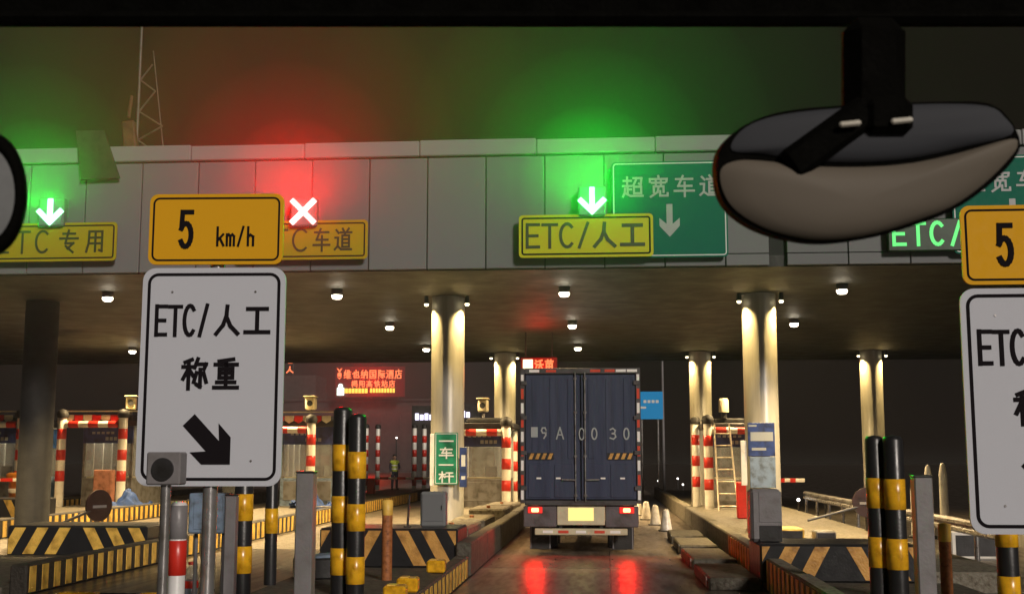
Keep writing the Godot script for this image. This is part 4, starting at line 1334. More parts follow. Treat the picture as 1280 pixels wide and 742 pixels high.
func odds() -> void:
	barrier(Vector3(-10.6, 0.0, -55.0), 4.6, "lowered striped barrier arm in front of the waiting person")
	barrier(Vector3(-20.4, 0.3, -37.5), 1.9, "short striped barrier arm beside the outer booth", 0.95)
	barrier(Vector3(3.9, 0.3, -34.0), 1.6, "short pale barrier arm behind the notice column", 1.04, 0.15)
	# disc barriers
	for d in [[-10.9, 25.4, 1.1, "dark leaf shaped disc on an arm above the dull crash block", -1.0], [6.0, 28.5, 0.0, "dark round disc on an arm by the guard rail", -1.0]]:
		var t := thing("stop_disc", d[3], "barrier", Vector3(d[0], 0.0, -d[1]), d[2], "dark discs on arms")
		var st := S()
		cyl(st, Vector3(0, 0.0, 0), Vector3(0, 0.95, 0), 0.05, 0.05, 10)
		obj("stand", st, M.dark_paint, t)
		st = S()
		cyl(st, Vector3(0, 0.95, 0.03), Vector3(0, 0.95, 0.08), 0.34, 0.34, 24)
		obj("disc", st, M.maroon, t)
		st = S()
		box(st, Vector3(0.0, 0.93, 0.085), Vector3(0.36, 0.06, 0.01), Basis(), 0.003)
		obj("disc_bar", st, M.grey_paint, t)
		st = S()
		cyl(st, Vector3(0, 0.9, 0), Vector3(-1.4, 0.55, 0.3), 0.035, 0.03, 8)
		obj("arm", st, M.dark_paint, t)
	# guard rail
	var t := thing("guard_rail", "pale steel guard rail along the next lane's edge", "guard rail", Vector3(6.45, 0, -20.0))
	var prof := [Vector2(0.0, 0.62), Vector2(0.05, 0.66), Vector2(0.05, 0.71), Vector2(0.0, 0.75), Vector2(0.05, 0.79), Vector2(0.05, 0.84), Vector2(0.0, 0.88)]
	for k in 5:
		var st := S()
		for i in prof.size() - 1:
			var a: Vector2 = prof[i]
			var b: Vector2 = prof[i + 1]
			for o in [0.0, 0.006]:
				quad(st, Vector3(-a.x - o, a.y, -k * 4.0), Vector3(-b.x - o, b.y, -k * 4.0), Vector3(-b.x - o, b.y, -(k + 1) * 4.0 + 0.02), Vector3(-a.x - o, a.y, -(k + 1) * 4.0 + 0.02), Vector3(-1 if o > 0 else 1, 0, 0))
		obj("rail", st, M.steel, t)
	for k in 11:
		var st := S()
		cyl(st, Vector3(0.05, 0, -k * 2.0), Vector3(0.05, 0.85, -k * 2.0), 0.045, 0.045, 10)
		obj("post", st, M.steel, t)
	for p in [[7.7, 31.0, 1.45, "pale slim delineator behind the guard rail, shortest of three"], [7.95, 30.6, 1.8, "pale slim delineator behind the guard rail, middle of three"], [8.2, 30.2, 1.85, "pale slim delineator behind the guard rail, tallest of three"]]:
		var d := thing("delineator", p[3], "delineator", Vector3(p[0], 0, -p[1]), 0.0, "pale delineators behind the guard rail")
		var st := S()
		lathe(st, Vector3.ZERO, [[0.11, 0.0], [0.1, p[2] - 0.3], [0.06, p[2] - 0.05], [0.0, p[2]]], 14)
		obj("shaft", st, M.post_white, d)
		st = S()
		lathe(st, Vector3.ZERO, [[0.0, 0.0], [0.2, 0.0], [0.2, 0.04], [0.12, 0.08]], 14)
		obj("base", st, M.rubber, d)
	for b in [[3.72, 25.2, 0.5, 0.26, 0.9, M.stripe_yellow, "yellow painted kerb stub on the pale island top"], [4.32, 24.6, 0.4, 0.24, 0.5, M.steel, "open metal box lying on the pale island top"], [7.3, 24.8, 1.1, 0.55, 0.6, M.post_white, "white edged low box below the guard rail"]]:
		var d := thing("low_box", b[6], "box", Vector3(b[0], 0.3 if b[0] < 6.0 else 0.0, -b[1]))
		var st := S()
		span(st, Vector3(-b[2] * 0.5, 0, -b[4] * 0.5), Vector3(b[2] * 0.5, b[3], b[4] * 0.5), 0.025)
		obj("body", st, b[5], d)
		st = S()
		span(st, Vector3(-b[2] * 0.42, b[3] * 0.12, b[4] * 0.5), Vector3(b[2] * 0.42, b[3] * 0.85, b[4] * 0.5 + 0.005))
		obj("front_face", st, M.dark_paint, d)
	# small things on the ground
	t = thing("water_jug", "clear plastic jug with a red cap standing by the striped kerb", "jug", Vector3(-6.05, 0.0, -17.5))
	var sj := S()
	lathe(sj, Vector3.ZERO, [[0.0, 0.0], [0.1, 0.0], [0.11, 0.03], [0.11, 0.28], [0.09, 0.35], [0.035, 0.4], [0.035, 0.44]], 16)
	obj("body", sj, M.pane, t)
	sj = S()
	lathe(sj, Vector3.ZERO, [[0.0, 0.004], [0.095, 0.004], [0.1, 0.03], [0.1, 0.2], [0.0, 0.2]], 16)
	obj("water", sj, M.blue_pale, t)
	sj = S()
	lathe(sj, Vector3.ZERO, [[0.042, 0.43], [0.042, 0.47], [0.0, 0.475]], 14)
	obj("cap", sj, M.red, t)
	sj = S()
	lathe(sj, Vector3.ZERO, [[0.111, 0.1], [0.1135, 0.105], [0.1135, 0.2], [0.111, 0.205]], 16)
	obj("wrapper", sj, M.red, t)
	t = thing("equipment_case", "low dark case on the ground by the double bollards", "case", Vector3(-4.4, 0.14, -18.6), 0.3)
	sj = S()
	box(sj, Vector3(0, 0.16, 0), Vector3(0.8, 0.32, 0.5), Basis(), 0.03)
	obj("case", sj, M.dark_paint, t)
	sj = S()
	box(sj, Vector3(0.1, 0.34, 0), Vector3(0.6, 0.05, 0.44), Basis(Vector3.BACK, 0.06), 0.012)
	obj("lid", sj, M.blue_pale, t)
	t = thing("floor_bar", "yellow bar lying on the ground before the red and white post", "floor bar", Vector3(-6.9, 0.0, -17.0))
	for k in 3:
		sj = S()
		box(sj, Vector3(-0.6 + k * 0.6, 0.04, 0), Vector3(0.58, 0.08, 0.22), Basis(), 0.03)
		obj("segment", sj, M.bollard_yellow if k != 1 else M.bollard_black, t)
	t = thing("thin_rod", "thin dark rod upright on the crash block beside the rust coloured post", "rod", Vector3(-3.4, 0.79, -20.8))
	sj = S()
	cyl(sj, Vector3.ZERO, Vector3(0.03, 0.55, 0), 0.022, 0.018, 8)
	obj("rod", sj, M.dark_paint, t)
	sj = S()
	cyl(sj, Vector3.ZERO, Vector3(0, 0.02, 0), 0.07, 0.07, 10)
	obj("foot", sj, M.dark_paint, t)
	# cones
	var names_ := ["nearest to the truck of the five", "second from the truck of the five", "third and middle one of the five", "fourth from the truck of the five", "farthest from the truck of the five"]
	var first: Node3D = null
	for k in 5:
		var at := Vector3(1.62 - k * 0.165, 0.0, -32.9 - k * 2.9)
		var l: String = "white traffic cone along the lane, " + names_[k]
		if first == null:
			first = cone_mesh(l, at)
		else:
			dup(first, at, l)

# ------------------------------------------------------------------ far things
func far_side() -> void:
	# the red hotel sign on its building
	var t := thing("hotel_building", "dark building carrying the red lit hotel sign", "building", Vector3(-31.5, 0, -153.0))
	var st := S()
	span(st, Vector3(-14, 0, -12), Vector3(11, 9.0, 0))
	obj("wall", st, M.dark_wall, t)
	st = S()
	span(st, Vector3(-14.4, 9.0, -12.4), Vector3(11.4, 9.3, 0.4), 0.05)
	obj("roof", st, M.dark_wall, t)
	for r in 2:
		for c in 10:
			st = S()
			span(st, Vector3(-12.8 + c * 2.4, 1.6 + r * 3.6, 0), Vector3(-11.4 + c * 2.4, 3.6 + r * 3.6, 0.06))
			obj("window", st, M.black, t)
	t = thing("hotel_sign", "red lit hotel sign reading 维也纳国际酒店 over a second line and a yellow line", "lit sign", Vector3(-29.5, 11.3, -150.0))
	st = S()
	span(st, Vector3(-4.5, -1.85, -0.3), Vector3(4.4, 1.95, -0.1))
	obj("glowing_backing", st, M.board_red, t)  # backing panel, the red light of the letters put in as emission
	st = S()
	for x in [-3.5, 0.0, 3.5]:
		cyl(st, Vector3(x, -2.1, -0.6), Vector3(x, 1.5, -0.6), 0.07, 0.07, 6)
	obj("frame", st, M.dark_paint, t)
	st = S()
	letters(t, "lit_character", M.text_red, "维也纳国际酒店", -3.4, 1.55, 0.92, 1.15, 1.09, 0.13, 0.0, Transform3D(), 0.05)
	for s in [-1.0, 1.0]:
		prism(st, PackedVector2Array([Vector2(-3.95, 1.2), Vector2(-3.95 + s * 0.36, 1.75), Vector2(-3.95 + s * 0.2, 1.75), Vector2(-3.95, 1.5)]), 0.0, 0.05)
	prism(st, PackedVector2Array([Vector2(-4.3, 0.7), Vector2(-3.95, 0.35), Vector2(-3.6, 0.7), Vector2(-3.95, 0.55)]), 0.0, 0.05)
	prism(st, rrect(0.5, 0.5, 0.12), 0.0, 0.05, Transform3D(Basis(), Vector3(-3.95, 0.95, 0)))
	letters(t, "lit_character", M.text_red, "揭阳高铁站店", -2.4, 0.2, 0.78, 0.86, 0.96, 0.11, 0.0, Transform3D(), 0.05)
	obj("lit_emblem", st, M.text_red, t)
	st = S()
	for k in 8:
		span(st, Vector3(-3.6 + k * 0.42, -1.4, 0.0), Vector3(-3.25 + k * 0.42, -0.8, 0.05))
	obj("lit_line", st, M.text_yellow, t)
	st = S()
	for k in 9:
		span(st, Vector3(0.0 + k * 0.36, -1.35, 0.0), Vector3(0.28 + k * 0.36, -0.8, 0.05))
	obj("lit_line", st, M.text_yellow, t)
	omni(t, Vector3(0, 0, 4.0), Color(1.0, 0.02, 0.02), 48.0, 1.0)
	var fog := FogVolume.new()  # mist added to spread a red halo round the hotel sign
	fog.name = numbered("added_mist")
	fog.shape = RenderingServer.FOG_VOLUME_SHAPE_ELLIPSOID
	fog.size = Vector3(44, 30, 16)
	fog.position = Vector3(-29.5, 11.0, -145.0)
	var fm := FogMaterial.new()
	fm.density = 0.008
	fm.albedo = Color(1, 1, 1)
	fog.material = fm
	fog.set_meta("kind", "stuff")
	fog.set_meta("label", "added mist for the red halo before the hotel sign")
	add_child(fog, true)
	t = thing("lit_box_sign", "small greenish white lit box at the hotel sign's lower corner", "lit sign", Vector3(-33.2, 9.6, -149.5))
	st = S()
	span(st, Vector3(-0.45, 0, -0.2), Vector3(0.45, 1.0, 0.0), 0.05)
	obj("lit_face", st, glow(0.75, 1.0, 0.85, 2.0), t)
	st = S()
	lathe(st, Vector3(0, 1.2, -0.1), [[0.0, -0.3], [0.24, -0.18], [0.3, 0.0], [0.24, 0.18], [0.0, 0.3]], 12)
	obj("lit_globe", st, glow(0.75, 1.0, 0.85, 2.4), t)
	st = S()
	cyl(st, Vector3(0, -0.4, -0.3), Vector3(0, 0, -0.3), 0.08, 0.08, 6)
	obj("stand", st, M.dark_paint, t)
	t = thing("second_red_sign", "red lit sign letters half hidden by the white sign board", "lit sign", Vector3(-49.0, 15.9, -180.0))
	letters(t, "lit_character", M.text_red, "中心", -0.9, 1.1, 1.1, 1.0, 1.5, 0.2, 0.0, Transform3D(), 0.05)
	letters(t, "lit_character", M.text_red, "人人", -0.9, -0.3, 1.1, 1.0, 1.5, 0.2, 0.0, Transform3D(), 0.05)
	st = S()
	span(st, Vector3(-6, -16.0, -8.0), Vector3(5, -1.6, -1.0))
	obj("building_block", st, M.dark_wall, t)
	st = S()
	for x in [-0.8, 1.6]:
		cyl(st, Vector3(x, -1.6, -0.3), Vector3(x, 1.2, -0.3), 0.08, 0.08, 6)
	obj("frame", st, M.dark_paint, t)
	# lit lane display that hangs from the canopy beyond the truck
	t = thing("hanging_led_sign", "small red lit display hanging from the canopy over the truck's roof", "led sign", Vector3(-1.95, 4.72, -36.0))
	st = S()
	box(st, Vector3(0, 0, -0.08), Vector3(1.1, 0.46, 0.12), Basis(), 0.015)
	obj("sign_box", st, M.board_red2, t)
	st = S()
	span(st, Vector3(-0.48, -0.16, -0.015), Vector3(-0.18, 0.17, 0.006), 0.01)
	obj("lit_square", st, glow(1.0, 0.72, 0.42, 2.2), t)
	letters(t, "lit_character", M.text_red, "沃苗", -0.12, 0.17, 0.25, 0.33, 0.31, 0.05, -0.016)
	for x in [-0.4, 0.4]:
		st = S()
		cyl(st, Vector3(x, 0.22, -0.08), Vector3(x, 1.0, -0.08), 0.018, 0.018, 8)
		obj("hanger", st, M.dark_paint, t)
	omni(t, Vector3(0, -0.1, 0.3), Color(1.0, 0.1, 0.06), 1.2, 0.2)
	# blue road sign
	t = thing("blue_road_sign", "blue road sign beyond the truck's upper corner", "road sign", Vector3(2.25, 0, -60.0))
	st = S()
	prism(st, rrect(1.3, 1.36, 0.05), -0.03, 0.0, Transform3D(Basis(), Vector3(0, 4.5, 0)))
	obj("panel", st, M.sign_blue, t)
	st = S()
	for k in 4:
		span(st, Vector3(-0.3 + k * 0.2, 4.62, 0.001), Vector3(-0.16 + k * 0.2, 4.76, 0.006))
	span(st, Vector3(-0.55, 4.34, 0.001), Vector3(-0.18, 4.44, 0.006))
	obj("faded_print", st, M.print_white, t)
	for x in [-0.4, 0.4]:
		st = S()
		cyl(st, Vector3(x, 0, -0.1), Vector3(x, 5.1, -0.1), 0.05, 0.05, 10)
		obj("post", st, M.steel, t)
	# lamp post and road lights far ahead
	t = thing("lamp_post", "thin dark lamp post beyond the blue road sign", "lamp post", Vector3(2.95, 0, -61.0))
	st = S()
	cyl(st, Vector3.ZERO, Vector3(0, 9.0, 0), 0.075, 0.05, 10)
	obj("pole", st, M.grey_paint, t)
	st = S()
	cyl(st, Vector3(0, 9.0, 0), Vector3(-1.4, 9.4, 0), 0.045, 0.04, 8)
	obj("arm", st, M.grey_paint, t)
	st = S()
	box(st, Vector3(-1.6, 9.4, 0), Vector3(0.5, 0.1, 0.22), Basis(), 0.03)
	obj("lamp_head", st, M.dark_paint, t)
	for p in [[3.05, 0.6, 70.0, "small white road light past the cones, lower of two"], [4.1, 0.75, 69.0, "small white road light past the striped guard posts"], [4.45, 0.4, 70.0, "tiny road light next to the kerb wall's far end"], [6.25, 0.6, 40.0, "tiny white light behind the notice column"], [7.1, 0.6, 40.0, "tiny white light at the guard rail's far end"], [9.45, 2.5, 40.0, "bright white lamp behind the thicker bollard pair"], [-12.5, 3.1, 72.0, "small white lamp between the far striped posts"], [-6.6, 1.9, 75.0, "small reddish lamp close to the left column"]]:
		t = thing("road_light", p[3], "light", Vector3(p[0], 0, -p[2]), 0.0, "small far lights along the road")
		var r := 0.055 if p[0] < 9.0 else 0.09
		st = S()
		cyl(st, Vector3.ZERO, Vector3(0, p[1] - r, 0), 0.03, 0.03, 8)
		obj("stand", st, M.dark_paint, t)
		st = S()
		lathe(st, Vector3(0, p[1], 0), [[0.0, -r], [r * 0.8, -r * 0.6], [r, 0.0], [r * 0.8, r * 0.6], [0.0, r]], 10)
		obj("lamp_globe", st, M.tail if p[0] > -7.0 and p[0] < -6.0 else M.far_white, t)
	for p in [[-14.6, 5.0, 100.0, 2.4, "violet white shop light strip between the far striped posts"], [-11.3, 5.2, 100.0, 1.2, "violet white shop light beside the left column"]]:
		t = thing("shop_light", p[4], "lit sign", Vector3(p[0], 0, -p[2]), 0.0, "far violet white shop lights")
		st = S()
		for k in int(p[3] / 0.4):
			span(st, Vector3(-p[3] * 0.5 + k * 0.4, p[1], 0), Vector3(-p[3] * 0.5 + k * 0.4 + 0.3, p[1] + 0.55 - 0.1 * (k % 2), 0.05))
		obj("lit_face", st, M.far_violet, t)
		st = S()
		span(st, Vector3(-p[3] * 0.5 - 0.3, 0, -4.0), Vector3(p[3] * 0.5 + 0.3, p[1] + 1.2, -0.1))
		obj("shop_wall", st, M.dark_wall, t)
	# lattice mast on the canopy roof
	t = thing("lattice_mast", "thin steel lattice mast on the canopy roof above the yellow speed board", "mast", Vector3(-9.95, 8.3, -24.4))
	st = S()
	cyl(st, Vector3.ZERO, Vector3(0, 3.4, 0), 0.035, 0.03, 8)
	obj("pole", st, M.mast_steel, t)
	st = S()
	cyl(st, Vector3(0.62, 0, 0), Vector3(0.28, 2.4, 0), 0.014, 0.012, 6)
	obj("stay", st, M.mast_steel, t)
	var zig := [Vector2(0.6, 0.02), Vector2(0.02, 0.42), Vector2(0.55, 0.72), Vector2(0.02, 1.05), Vector2(0.36, 1.5), Vector2(0.02, 1.75), Vector2(0.28, 2.1)]
	for k in zig.size() - 1:
		st = S()
		cyl(st, Vector3(zig[k].x, zig[k].y, 0), Vector3(zig[k + 1].x, zig[k + 1].y, 0), 0.02, 0.02, 6)
		obj("brace", st, M.mast_steel, t)
	st = S()
	box(st, Vector3(-0.12, 0.42, 0.05), Vector3(0.28, 0.8, 0.22), Basis(Vector3.BACK, 0.12), 0.03)
	box(st, Vector3(-0.16, 1.15, 0.05), Vector3(0.07, 0.5, 0.07), Basis(Vector3.BACK, -0.1), 0.02)
	obj("junction_box", st, M.junction, t)
	st = S()
	prism(st, PackedVector2Array([Vector2(-0.98, 0.42), Vector2(-0.38, 0.42), Vector2(0.0, -0.6), Vector2(-0.82, -0.62)]), 0.78, 0.84)
	obj("reflection_patch", st, M.olive_reflection, t)  # solid dark patch standing in for a windscreen reflection

func person() -> void:
	var t := thing("person", "person in a yellow reflective vest standing behind the lowered barrier arm", "person", Vector3(-10.85, 0.3, -62.0), 0.35)
	var b := [
		[Vector3(0, 0.95, 0), Vector3(0, 1.05, 0), 0.145, 0.14], [Vector3(0, 1.05, 0), Vector3(0, 1.34, -0.01), 0.135, 0.15],
		[Vector3(-0.16, 1.4, 0), Vector3(0.16, 1.4, 0), 0.075, 0.075], [Vector3(0, 1.42, 0), Vector3(0, 1.54, 0.015), 0.058, 0.052],
		[Vector3(-0.18, 1.4, 0), Vector3(-0.24, 1.13, -0.02), 0.055, 0.044], [Vector3(-0.24, 1.13, -0.02), Vector3(-0.2, 0.88, 0.08), 0.042, 0.03],
		[Vector3(0.18, 1.4, 0), Vector3(0.26, 1.14, 0.0), 0.055, 0.044], [Vector3(0.26, 1.14, 0.0), Vector3(0.18, 1.0, 0.2), 0.042, 0.03],
		[Vector3(-0.09, 0.92, 0), Vector3(-0.1, 0.5, 0.02), 0.09, 0.06], [Vector3(-0.1, 0.5, 0.02), Vector3(-0.11, 0.09, -0.02), 0.058, 0.04],
		[Vector3(0.09, 0.92, 0), Vector3(0.12, 0.5, 0.03), 0.09, 0.06], [Vector3(0.12, 0.5, 0.03), Vector3(0.14, 0.09, 0.0), 0.058, 0.04],
		[Vector3(-0.11, 0.05, -0.04), Vector3(-0.13, 0.035, 0.15), 0.045, 0.035], [Vector3(0.14, 0.05, -0.02), Vector3(0.17, 0.035, 0.17), 0.045, 0.035]]
	var st := body_mesh(b, Vector3(-0.4, -0.05, -0.3), Vector3(0.42, 1.62, 0.35), 0.024, 0.03)
	# head with nose, ears and chin; hands with five bent fingers, each on a finer grid
	var hd := [[Vector3(0, 1.66, 0.01), Vector3(0, 1.69, -0.005), 0.085, 0.09], [Vector3(0, 1.57, 0.045), Vector3(0, 1.62, 0.04), 0.045, 0.062], [Vector3(0, 1.5, 0.01), Vector3(0, 1.58, 0.015), 0.05, 0.052],
		[Vector3(0, 1.655, 0.095), Vector3(0, 1.625, 0.112), 0.008, 0.013], [Vector3(-0.09, 1.665, 0.0), Vector3(-0.092, 1.63, 0.005), 0.016, 0.012], [Vector3(0.09, 1.665, 0.0), Vector3(0.092, 1.63, 0.005), 0.016, 0.012],
		[Vector3(-0.02, 1.59, 0.092), Vector3(0.02, 1.59, 0.092), 0.01, 0.01]]
	st.append_from(body_mesh(hd, Vector3(-0.13, 1.44, -0.12), Vector3(0.13, 1.82, 0.15), 0.009, 0.012).commit(), 0, Transform3D())
	for s in [[Vector3(-0.2, 0.88, 0.08), Vector3(0.15, -1, 0.3)], [Vector3(0.18, 1.0, 0.2), Vector3(-0.45, -0.35, 0.85)]]:
		var o: Vector3 = s[0]
		var d: Vector3 = s[1].normalized()
		var side := d.cross(Vector3(0.3, 0.2, 1)).normalized()
		var inn := side.cross(d)
		var hb := [[o - d * 0.03, o + d * 0.02, 0.029, 0.026]]
		for k in 4:
			var off: float = (k - 1.5) * 0.02
			var ln: float = [0.032, 0.038, 0.036, 0.028][k]
			var p0 := o + d * 0.02 + side * off * 0.6
			var p1 := o + d * 0.085 + side * off
			var p2 := p1 + (d * 0.9 + inn * 0.35).normalized() * ln
			var p3 := p2 + (d * 0.5 + inn * 0.8).normalized() * ln * 0.85
			hb.append([p0, p1, 0.016, 0.011])
			hb.append([p1, p2, 0.0095, 0.0085])
			hb.append([p2, p3, 0.0085, 0.007])
		hb.append([o + d * 0.03 + side * 0.02, o + d * 0.06 + side * 0.055 + inn * 0.02, 0.014, 0.011])
		hb.append([o + d * 0.06 + side * 0.055 + inn * 0.02, o + d * 0.095 + side * 0.055 + inn * 0.04, 0.0105, 0.008])
		st.append_from(body_mesh(hb, o - Vector3.ONE * 0.2, o + Vector3.ONE * 0.2, 0.006, 0.004).commit(), 0, Transform3D())
	var body := MeshInstance3D.new()
	st.generate_normals()
	body.mesh = st.commit()
	body.material_override = M.skin
	body.name = "body"
	t.add_child(body, true)
	var grow := func(list: Array, by: float) -> Array:
		var o := []
		for e in list:
			o.append([e[0], e[1], e[2] + by, e[3] + by])
		return o
	var vest := body_mesh(grow.call([b[1], b[2], [Vector3(0, 0.98, 0), Vector3(0, 1.05, 0), 0.15, 0.14]], 0.014), Vector3(-0.32, 0.74, -0.26), Vector3(0.32, 1.6, 0.26), 0.022, 0.03)
	obj("vest", vest, M.vest, t)
	var sleeves := body_mesh(grow.call([b[4], [b[5][0], b[5][0].lerp(b[5][1], 0.8), 0.042, 0.034], b[6], [b[7][0], b[7][0].lerp(b[7][1], 0.8), 0.042, 0.034]], 0.01), Vector3(-0.42, 0.8, -0.2), Vector3(0.42, 1.55, 0.36), 0.02, 0.02)
	obj("sleeves", sleeves, M.trousers, t)
	var legs := body_mesh(grow.call([b[8], [b[9][0], b[9][0].lerp(b[9][1], 0.95), 0.058, 0.044], b[10], [b[11][0], b[11][0].lerp(b[11][1], 0.95), 0.058, 0.044], [Vector3(0, 0.9, 0), Vector3(0, 0.95, 0), 0.14, 0.14]], 0.012), Vector3(-0.34, -0.02, -0.26), Vector3(0.34, 1.16, 0.26), 0.022, 0.025)
	obj("trousers", legs, M.trousers, t)
	var shoes := body_mesh(grow.call([b[12], b[13]], 0.01), Vector3(-0.28, -0.05, -0.16), Vector3(0.3, 0.16, 0.28), 0.014, 0.015)
	obj("shoes", shoes, M.black, t)
	var hair := body_mesh([[Vector3(0, 1.7, -0.015), Vector3(0, 1.71, -0.03), 0.097, 0.095], [Vector3(0, 1.63, -0.05), Vector3(0, 1.67, -0.04), 0.07, 0.08]], Vector3(-0.14, 1.5, -0.18), Vector3(0.14, 1.86, 0.12), 0.012, 0.012)
	obj("hair", hair, M.hair, t)
	for y in [1.02, 1.2]:
		var sb := S()
		lathe(sb, Vector3(0, y, 0), [[0.158, 0.0], [0.163, 0.004], [0.163, 0.05], [0.158, 0.054]], 20)
		obj("reflective_band", sb, M.tape_white, t)

# ------------------------------------------------------------------ the van's own front: roof lining edge and two mirrors
func van_front(face: Basis) -> void:
	var t := thing("windscreen_header", "black roof lining along the top of the windscreen", "roof lining", Vector3(0, 2.0, 0))
	t.basis = Basis(Vector3.UP, deg_to_rad(YAW))
	var st := S()
	box(st, Vector3(0, 0.478, -1.09), Vector3(1.5, 0.14, 0.05), Basis(Vector3.RIGHT, 0.35), 0.012)
	obj("lining", st, M.lining, t)
	st = S()
	box(st, Vector3(0, 0.404, -1.075), Vector3(1.5, 0.012, 0.02), Basis(), 0.005)
	obj("edge_trim", st, M.lining, t)
	# interior mirror; its outline in millimetres
	var scale := 1.005 / 1500.0
	var c := Vector3(0.0, 2.0, 0.0) + face * (Vector3(448, 156, -1500) * scale)
	t = thing("interior_mirror", "dark framed interior mirror hanging before the windscreen", "mirror", c)
	t.basis = face
	var poly := func(pts: Array) -> PackedVector2Array:
		var curve := PackedVector2Array()
		var n := pts.size() / 2
		for i in n:
			var q := []
			for k in [-1, 0, 1, 2]:
				var j: int = (i + k + n) % n
				q.append(Vector2(pts[j * 2] - 1088, 215 - pts[j * 2 + 1]) * scale)
			for k in 4:
				curve.append(q[1].cubic_interpolate(q[2], q[0], q[3], k / 4.0))
		return curve
	st = S()
	prism(st, poly.call([896, 205, 903, 182, 925, 160, 960, 144, 1010, 135, 1090, 130, 1180, 127, 1235, 129, 1262, 148, 1276, 178, 1266, 202, 1234, 234, 1191, 263, 1140, 283, 1080, 299, 1020, 304, 960, 292, 920, 270, 900, 242]), -0.022, 0.0)
	obj("housing", st, M.lining, t)
	st = S()
	pillow(st, poly.call([901, 212, 922, 201, 960, 202, 1010, 208, 1080, 209, 1140, 204, 1200, 191, 1262, 174, 1271, 182, 1261, 198, 1230, 229, 1189, 258, 1139, 278, 1080, 295, 1020, 300, 963, 288, 922, 265, 904, 240]), -0.004, 0.002, 0.012, Vector2(-0.012, -0.026))  # domed so that shading gives the glass a soft gradient
	obj("mirror_glass", st, M.mirror_glass, t)
	st = S()
	pillow(st, poly.call([915, 188, 960, 193, 1010, 201, 1080, 203, 1140, 198, 1200, 185, 1264, 168, 1255, 146, 1234, 133, 1180, 130, 1090, 133, 1010, 139, 958, 148, 926, 164]), -0.004, 0.001, 0.008, Vector2(0.02, 0.03))
	obj("upper_reflection", st, M.mirror_upper_tone, t)  # upper half of the mirror's reflection, built as a coloured panel
	st = S()
	box(st, Vector3(0.004, 0.08, -0.004), Vector3(0.052, 0.1, 0.03), Basis(), 0.012)
	box(st, Vector3(-0.036, 0.028, 0.008), Vector3(0.028, 0.085, 0.012), Basis(Vector3.BACK, -0.95), 0.005)
	box(st, Vector3(0.012, 0.045, 0.01), Vector3(0.04, 0.03, 0.016), Basis(), 0.006)
	obj("mount_arm", st, M.lining, t)
	for x in [-0.0225, 0.02]:
		st = S()
		box(st, Vector3(x, 0.039 + x * 0.06, 0.0205), Vector3(0.018, 0.0045, 0.004), Basis(Vector3.BACK, 0.1), 0.0015)
		obj("clip", st, M.clip, t)
	# the second, small mirror at the frame edge
	c = Vector3(0, 2.0, 0) + face * (Vector3(-656, 129, -1500) * 0.9 / 1500.0)
	t = thing("clip_mirror", "round black rimmed clip-on mirror at the windscreen's side", "mirror", c)
	t.basis = face
	st = S()
	lathe(st, Vector3.ZERO, [[0.0, -0.014], [0.024, -0.012], [0.0285, -0.004], [0.0285, 0.004], [0.025, 0.007], [0.0215, 0.003]], 32, Basis(Vector3.UP, 0) * Basis(Vector3.RIGHT, PI / 2) * Basis.from_scale(Vector3(1.0, 1.0, 1.65)))
	obj("rim", st, M.lining, t)
	st = S()
	lathe(st, Vector3.ZERO, [[0.022, 0.002], [0.012, 0.0035], [0.0, 0.004]], 32, Basis(Vector3.RIGHT, PI / 2) * Basis.from_scale(Vector3(1.0, 1.0, 1.65)))
	obj("glass", st, M.panel, t)
	st = S()
	cyl(st, Vector3(-0.01, 0.03, -0.012), Vector3(-0.03, 0.14, -0.05), 0.006, 0.006, 8)
	obj("arm", st, M.lining, t)

const YAW := 4.3838
const PITCH := 7.5571

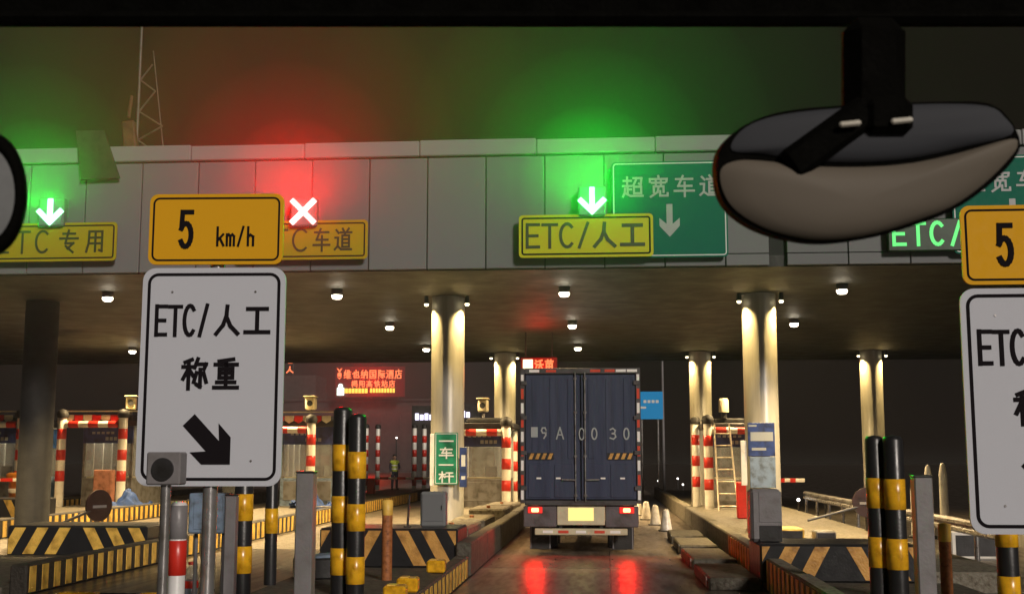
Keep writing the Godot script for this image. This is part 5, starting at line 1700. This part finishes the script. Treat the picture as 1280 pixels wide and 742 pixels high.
func _ready() -> void:
	rng.seed = 7
	# camera
	var cam := Camera3D.new()
	cam.name = "camera"
	cam.fov = 27.785
	cam.near = 0.05
	cam.far = 900.0
	cam.position = Vector3(0, 2.0, 0)
	cam.basis = Basis(Vector3.UP, deg_to_rad(YAW)) * Basis(Vector3.RIGHT, deg_to_rad(PITCH))
	var lens := CameraAttributesPhysical.new()
	lens.frustum_focal_length = 48.52
	lens.frustum_focus_distance = 20.0
	lens.exposure_aperture = 20.0
	cam.attributes = lens
	cam.current = true
	add_child(cam)
	# night sky over a lit town, thin added haze for the windscreen veil
	var env := Environment.new()
	env.background_mode = Environment.BG_SKY
	var sky := Sky.new()
	var sm := ProceduralSkyMaterial.new()
	sm.sky_top_color = lin(0.0065, 0.0048, 0.0036)
	sm.sky_horizon_color = lin(0.006, 0.0042, 0.0032)
	sm.ground_bottom_color = lin(0.008, 0.007, 0.006)
	sm.ground_horizon_color = lin(0.012, 0.010, 0.008)
	sm.sky_curve = 0.2
	sky.sky_material = sm
	env.sky = sky
	env.tonemap_mode = Environment.TONE_MAPPER_LINEAR
	env.tonemap_exposure = 1.15
	env.fog_enabled = true
	env.fog_light_color = Color(1.0, 0.97, 0.93)
	env.fog_density = 0.0001
	env.sdfgi_enabled = true
	env.ssao_enabled = true
	env.ssil_enabled = true
	var we := WorldEnvironment.new()
	we.name = "environment"
	we.environment = env
	add_child(we)
	# the high flood masts of the plaza stand behind the van: one broad soft source
	var sun := DirectionalLight3D.new()
	sun.name = "flood_light"
	sun.light_color = Color(1.0, 0.95, 0.9)
	sun.light_energy = 0.62
	sun.light_angular_distance = 9.0
	sun.shadow_enabled = true
	sun.basis = Basis.looking_at(Vector3(-0.48, -0.42, -0.86))
	add_child(sun)

	glyphs()
	materials()
	M.sign_green2 = worn(0.02, 0.24, 0.13, 0.4, 0.0, 0.5, 0.02)
	M.notice_blue = worn(0.03, 0.06, 0.22, 0.5, 0.0, 1.0, 0.05)
	M.ladder = worn(0.7, 0.62, 0.5, 0.35, 0.3, 1.0, 0.05)
	M.salmon = worn(0.5, 0.22, 0.14, 0.6, 0.0, 1.0, 0.1)
	M.maroon = worn(0.03, 0.012, 0.012, 0.5, 0.0, 1.0, 0.1)
	M.junction = worn(0.12, 0.055, 0.025, 0.7, 0.0, 1.0, 0.1)
	M.olive_reflection = worn(0.035, 0.028, 0.018, 0.7, 0.0, 1.0, 0.1)  # tone of the windscreen reflection beside the mast
	M.board_red2 = glow(1.0, 0.03, 0.02, 0.12)
	M.clip = worn(0.8, 0.78, 0.7, 0.25, 0.3, 8.0, 0.02)

	# ground
	var st := S()
	span(st, Vector3(-220, -0.3, -320), Vector3(220, 0.0, 25))
	struct("road", st, M.asphalt, "wet dark asphalt of the toll lanes")
	st = S()
	span(st, Vector3(-8.4, 0.0, -90), Vector3(-4.9, 0.005, -26))
	struct("lane_pavement", st, M.pavement, "pale concrete lane under the red cross")
	st = S()
	span(st, Vector3(-14.72, 0.0, -90), Vector3(-11.4, 0.005, -24))
	struct("lane_pavement", st, M.pavement, "pale concrete lane under the farther green arrow")
	st = S()
	span(st, Vector3(-19.58, 0.0, -90), Vector3(-18.6, 0.005, -24))
	struct("lane_pavement", st, M.pavement, "pale concrete lane before the outer booths")
	var lane := Node3D.new()
	lane.name = numbered("lane_pavement")
	lane.set_meta("kind", "structure")
	lane.set_meta("label", "wet concrete slabs of the truck's lane with joints between them")
	add_child(lane, true)
	for k in 20:
		for side in 2:
			st = S()
			var z0 := 4.0 + k * 4.5
			var x0 := -2.25 + side * 2.33
			box(st, Vector3(x0 + 1.16, 0.003 + rng.randf_range(-0.0015, 0.0015), -z0 - 2.24), Vector3(2.31, 0.016, 4.475), Basis(), 0.004)
			obj("slab", st, M.wet_slab if (k + side) % 3 != 1 else M.wet_slab_b, lane)
	canopy()
	islands()
	env.volumetric_fog_enabled = true
	env.volumetric_fog_density = 0.0
	signals()
	fascia_signs()
	truck()
	booths()
	roadside_sign(Vector3(-3.34, 0, -10.0), 0.05, "complete white weighing lane sign below a yellow speed board, before the red cross")
	roadside_sign(Vector3(3.36, -0.33, -9.4), 0.0, "white weighing lane sign below a yellow speed board, cut off by the frame edge")
	bollards()
	odds()
	far_side()
	person()
	van_front(cam.basis)
